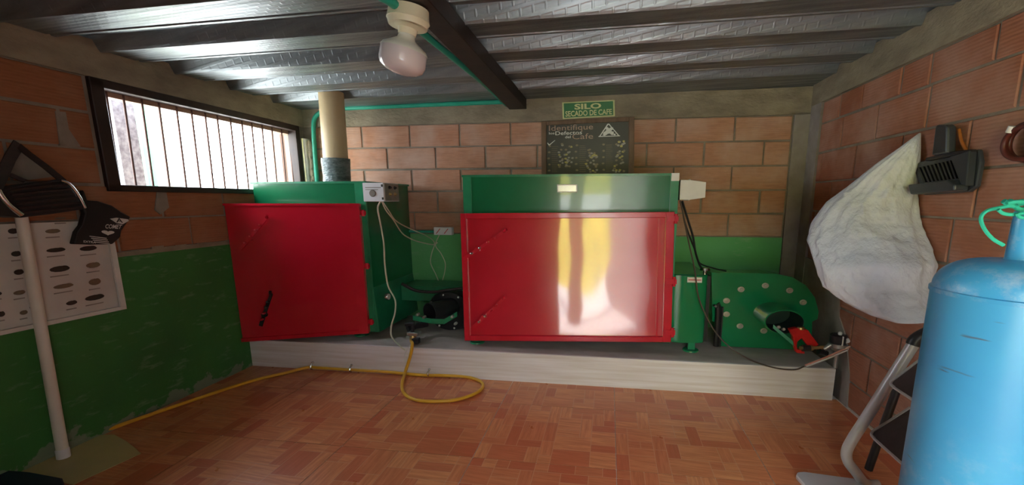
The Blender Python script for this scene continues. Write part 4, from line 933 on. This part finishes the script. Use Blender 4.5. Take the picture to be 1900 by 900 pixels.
b = MB(); b.slab([K(1752, 234), K(1756, 231), K(1772, 231), K(1776, 235), K(1775, 284), K(1745, 289)], (-.035, 0, 0)); child(b, 'handle', 'dustpan', t, bevel=.008, seg=2)
b = MB(); b.tube([K(1779, 240, U_R - .02), K(1784, 262, U_R - .02), K(1796, 284, U_R - .02)], .006, 8, 3); b.build('scraper', 'orange', smooth=50, label='thin orange plastic strip behind the dustpan handle', category='scraper')
# coiled hose
hc = K(1908, 262, U_R - .03); rh = (K(1866, 262, U_R - .03) - hc).length
b = MB(); n_ = 44; pts = []
for k in range(n_ * 3 + 12):
    a = 2 * math.pi * k / n_; rr_ = rh * (1 - .07 * (k / n_)) * (1 + .05 * math.sin(a * 1.3))
    pts.append((U_R - .016 - .011 * (k / n_), hc.y + math.cos(a + 2.2) * rr_, hc.z + math.sin(a + 2.2) * rr_ * .78))
b.tube(pts, .0085, 8, 1)
hs = b.build('hose_coil', 'redhose', smooth=60, label='coiled dark red hose hanging on the right wall by the picture edge', category='hose')
b = MB(); k_ = K(1874, 238, U_R - .055); b.tube([K(1872, 246, U_R - .052), K(1878, 234, U_R - .052)], .010, 8); child(b, 'white_band', 'white', hs, smooth=50)

# ------------------------------------------------------------------ left-hand side
PU = U_L + .010; Lp = lambda x, y, u=PU: at(x, y, 0, u)
vl, vr = 1.18, Lp(213, 490).y
t = thing('insect_chart', 'white laminated chart of dark specimen pictures on the left wall', 'poster', (PU, 1.6, .64))
b = MB(); rs = []
for k in range(13):
    v = vl + (vr - vl) * k / 12; cu = PU + .004
    rs.append([(cu, v + .016 * 0, .650 - .012 * k / 12), (cu, v, 1.10), (cu + .003, v, 1.10), (cu + .003, v, .650 - .012 * k / 12)])
b.rings(rs); sh_ = child(b, 'chart_sheet', 'paper', t, smooth=30)
b = MB(); b.box(PU + .010, PU + .022, vr - .022, vr + .002, .640, 1.10); child(b, 'edge_strip', 'paper_edge', sh_)
b = MB(); b.slab([(PU + .004, vl, .640), (PU + .004, vr, .628), (PU + .004, vr, .646), (PU + .004, vl, .658)], (.02, 0, 0)); child(b, 'bottom_strip', 'paper_edge', sh_)
items = [(24, 429, 10, 5, 1), (98, 429, 15, 4, 0), (30, 471, 10, 5, 1), (104, 464, 19, 4, 1), (164, 461, 17, 4.5, 1), (35, 505, 10, 5, 1), (111, 499, 20, 5.5, 1), (173, 492, 14, 5, 0), (-2, 545, 6, 3, 1), (36, 543, 12, 4, 0), (118, 531, 20, 4, 0), (176, 523, 12, 6, 0), (2, 583, 8, 5, 1), (44, 580, 8, 4, 0), (133, 562, 11, 4, 1), (176, 552, 19, 5, 1), (60, 560, 6, 3, 1), (112, 405, 12, 2, 0)]
rnd = random.Random(8)
for x, y, rx, ry, dk in items:
    b = MB(); c = Lp(x, y, PU + .0085); xr, yr = (Lp(x + rx, y, PU) - Lp(x, y, PU)).length, (Lp(x, y + ry, PU) - Lp(x, y, PU)).length
    tilt = -.18
    for (dx, dz, sc1, sc2) in ((0, 0, 1, 1), (.45, .2, .45, .8), (-.4, -.1, .5, .7)):
        b.poly([(PU + .0085 + .0004 * rnd.random(), c.y + xr * (dx + sc1 * math.cos(a * .5236)) * .95, c.z + yr * (dz + sc2 * math.sin(a * .5236)) + .25 * xr * (dx + sc1 * math.cos(a * .5236)) * 0 ) for a in range(12)])
    child(b, 'specimen_print', 'print_dark' if dk else 'print_brown', sh_)
    b = MB(); c = Lp(x, y + ry + 7, PU + .0085); b.box(PU + .0070, PU + .0085, c.y - xr * .85, c.y + xr * .85, c.z - .0035, c.z + .0018); child(b, 'caption_print', 'print_grey', sh_)
# white pole leaning in the corner on the cream sheet
t = thing('white_pole', 'tall white plastic pole standing against the left wall chart', 'pole', (-2.47, 1.56, 0))
pb_ = at(118, 847, 2, .012); pb_.z = .008; ptop = at(39, 399, 0, U_L + .075)
dr = .021
b = MB(); b.lathe(pb_, ptop, [(.0, dr), (1, dr * .92)], 20); child(b, 'tube', 'pole', t, smooth=50)
b = MB(); b.lathe(pb_, ptop, [(0, dr * 1.13), (.035, dr * 1.13), (.04, dr)], 20); child(b, 'end_cap', 'white', t, smooth=50)
b = MB(); W_ = [(262, 842, .0), (250, 831, .0), (234, 819, .0), (212, 807, .0), (188, 808, .012), (150, 822, .02), (100, 842, .02), (40, 869, .01), (25, 880, .0), (100, 893, .0), (136, 900, .0), (195, 873, .0)]
rs = [at(x, y, 2, .003) + Vector((0, 0, dz * .0)) for x, y, dz in W_]; b.slab(rs, (0, 0, .003)); b.build('cream_sheet', 'creamsheet', bevel=.001, label='cream plastic sheet on the floor under the white pole', category='sheet')
b = MB(); rs = [at(x, y, 2, .0) for x, y in [(-10, 890), (10, 884), (60, 888), (118, 899), (140, 960), (-10, 960)]]; b.slab(rs, (0, 0, .035)); b.build('plastic_crate', 'bluecloth', bevel=.006, label='dark blue plastic object at the lower left picture corner', category='crate')
# hanging carrier with chrome edges
CU = U_L + .13; C_ = lambda x, y, u=CU: at(x, y, 0, u)
t = thing('carrier_bag', 'black strapped carrier with chrome-edged slatted front hanging on the left wall', 'bag', tuple(C_(80, 402)))
fr = [(-30, 372), (4, 352), (60, 342), (115, 335), (132, 346), (158, 388), (100, 397), (42, 404), (-10, 398)]
b = MB(); b.slab([C_(*p) for p in fr], (-.10, 0, 0)); bd = child(b, 'bag_body', 'bagblack', t, bevel=.006, seg=2)
for k in range(6):
    y0 = 349 + k * 8.3; xL = 12 + k * 5; xR = 122 + k * 6.5
    b = MB(); b.slab([C_(xL, y0 + 2, CU), C_(xR, y0 - 9, CU), C_(xR + 3, y0 - 5, CU), C_(xL + 3, y0 + 6.5, CU)], (.010, 0, 0)); child(b, 'slat', 'bagdark', bd, bevel=.002)
b = MB(); b.tube([C_(-4, 352, CU + .02), C_(4, 366, CU + .02), C_(18, 382, CU + .02), C_(40, 399, CU + .018)], .0095, 8, 4); child(b, 'chrome_edge', 'steel', bd, smooth=60)
b = MB(); b.tube([C_(112, 334, CU + .012), C_(128, 341, CU + .014), C_(144, 360, CU + .014), C_(158, 386, CU + .012)], .006, 8, 4); child(b, 'chrome_edge', 'steel', bd, smooth=60)
b = MB(); b.tube([C_(-8, 356, CU + .012), C_(50, 344, CU + .012), C_(114, 334, CU + .012)], .006, 8, 3); child(b, 'top_rim', 'bagblack', bd, smooth=60)
def strap(pts, wpx, name='strap'):
    b = MB(); P0 = [C_(x, y, u) for x, y, u in pts]; rs = []
    for i, p in enumerate(P0):
        d = (P0[min(i + 1, len(P0) - 1)] - P0[max(i - 1, 0)]); nrm = Vector((0, -d.z, d.y)).normalized() * wpx
        rs.append([p - nrm, p + nrm, p + nrm + Vector((.006, 0, 0)), p - nrm + Vector((.006, 0, 0))])
    b.rings(rs); child(b, name, 'bagdark', t)
strap([(34, 266, U_L + .02), (18, 292, U_L + .05), (4, 322, U_L + .09), (-14, 360, CU)], .019)
strap([(30, 268, U_L + .02), (52, 286, U_L + .05), (82, 308, U_L + .09), (116, 336, CU)], .013)
strap([(-10, 318, U_L + .07), (20, 325, U_L + .08), (45, 336, U_L + .10)], .008)
# dark coffee packet
BU = U_L + .06; Bq = lambda x, y, u=BU: at(x, y, 0, u)
t = thing('coffee_packet', 'black packet with white lettering and heart hanging over the chart edge', 'packet', tuple(Bq(180, 452)))
b = MB(); b.slab([Bq(*p) for p in [(156, 352), (163, 372), (182, 373), (208, 381), (226, 393), (243, 402), (239, 410), (226, 428), (224, 440), (210, 453), (170, 454), (137, 453), (143, 430), (152, 418), (158, 396), (150, 372)]], (-.03, 0, 0)); pk = child(b, 'packet', 'bagblack', t, bevel=.006, seg=2)
qb = quadmap(Bq(150, 402, BU + .002), Bq(240, 402, BU + .002), Bq(225, 456, BU + .002), Bq(140, 456, BU + .002))
b = MB(); s_ = [(204, 406), (216, 404), (238, 407), (239, 410), (228, 416), (216, 414)]; b.poly([Bq(x, y, BU + .0018) for x, y in s_]); b.c = 1; put_text(b, 'A', quadmap(Bq(214, 404, BU + .003), Bq(228, 405, BU + .003), Bq(230, 414, BU + .003), Bq(214, 413, BU + .003)), .1, .9, .05, .95, .02); child(b, 'logo_print', ['print_white', 'bagblack'], pk)
b = MB(); put_text(b, 'COMET', quadmap(Bq(196, 416, BU + .003), Bq(227, 417, BU + .003), Bq(224, 425, BU + .003), Bq(195, 424, BU + .003)), 0, 1, 0, 1, .02); child(b, 'name_print', 'print_white', pk)
b = MB(); hq = quadmap(Bq(188, 426, BU + .003), Bq(213, 428, BU + .003), Bq(212, 438, BU + .003), Bq(188, 437, BU + .003))
b.poly([hq(.5 + .5 * (math.sin(a) ** 3), .55 + .03 * (13 * math.cos(a) - 5 * math.cos(2 * a) - 2 * math.cos(3 * a) - math.cos(4 * a))) for a in [2 * math.pi * k / 20 for k in range(20)]]); child(b, 'heart_print', 'print_white', pk)
b = MB()
for k in range(4):
    b.poly([Bq(166 + 3 * k, 437.5 + 3.6 * k, BU + .003), Bq(198 + 2 * k, 441.5 + 3.4 * k, BU + .003), Bq(198 + 2 * k, 443 + 3.4 * k, BU + .003), Bq(166 + 3 * k, 439 + 3.6 * k, BU + .003)])
put_text(b, 'EXTRA', quadmap(Bq(155, 446, BU + .003), Bq(178, 448, BU + .003), Bq(178, 452, BU + .003), Bq(155, 450, BU + .003)), 0, 1, 0, 1, .02)
child(b, 'small_print', 'print_white', pk, kind='stuff')
# cement lumps in the wide joints of the left wall
def lpatch(pts, mat='mortar'):
    b = MB(); b.slab([Lp(x, y, U_L + .006) for x, y in pts], (-.012, 0, 0)); b.build('mortar_smear', mat, wall_left)
lpatch([(103, 206), (122, 208), (128, 240), (150, 272), (112, 270), (108, 240)])
lpatch([(292, 352), (308, 352), (314, 385), (298, 398), (288, 390)])
lpatch([(34, 278), (62, 296), (100, 328), (52, 334), (18, 320)])
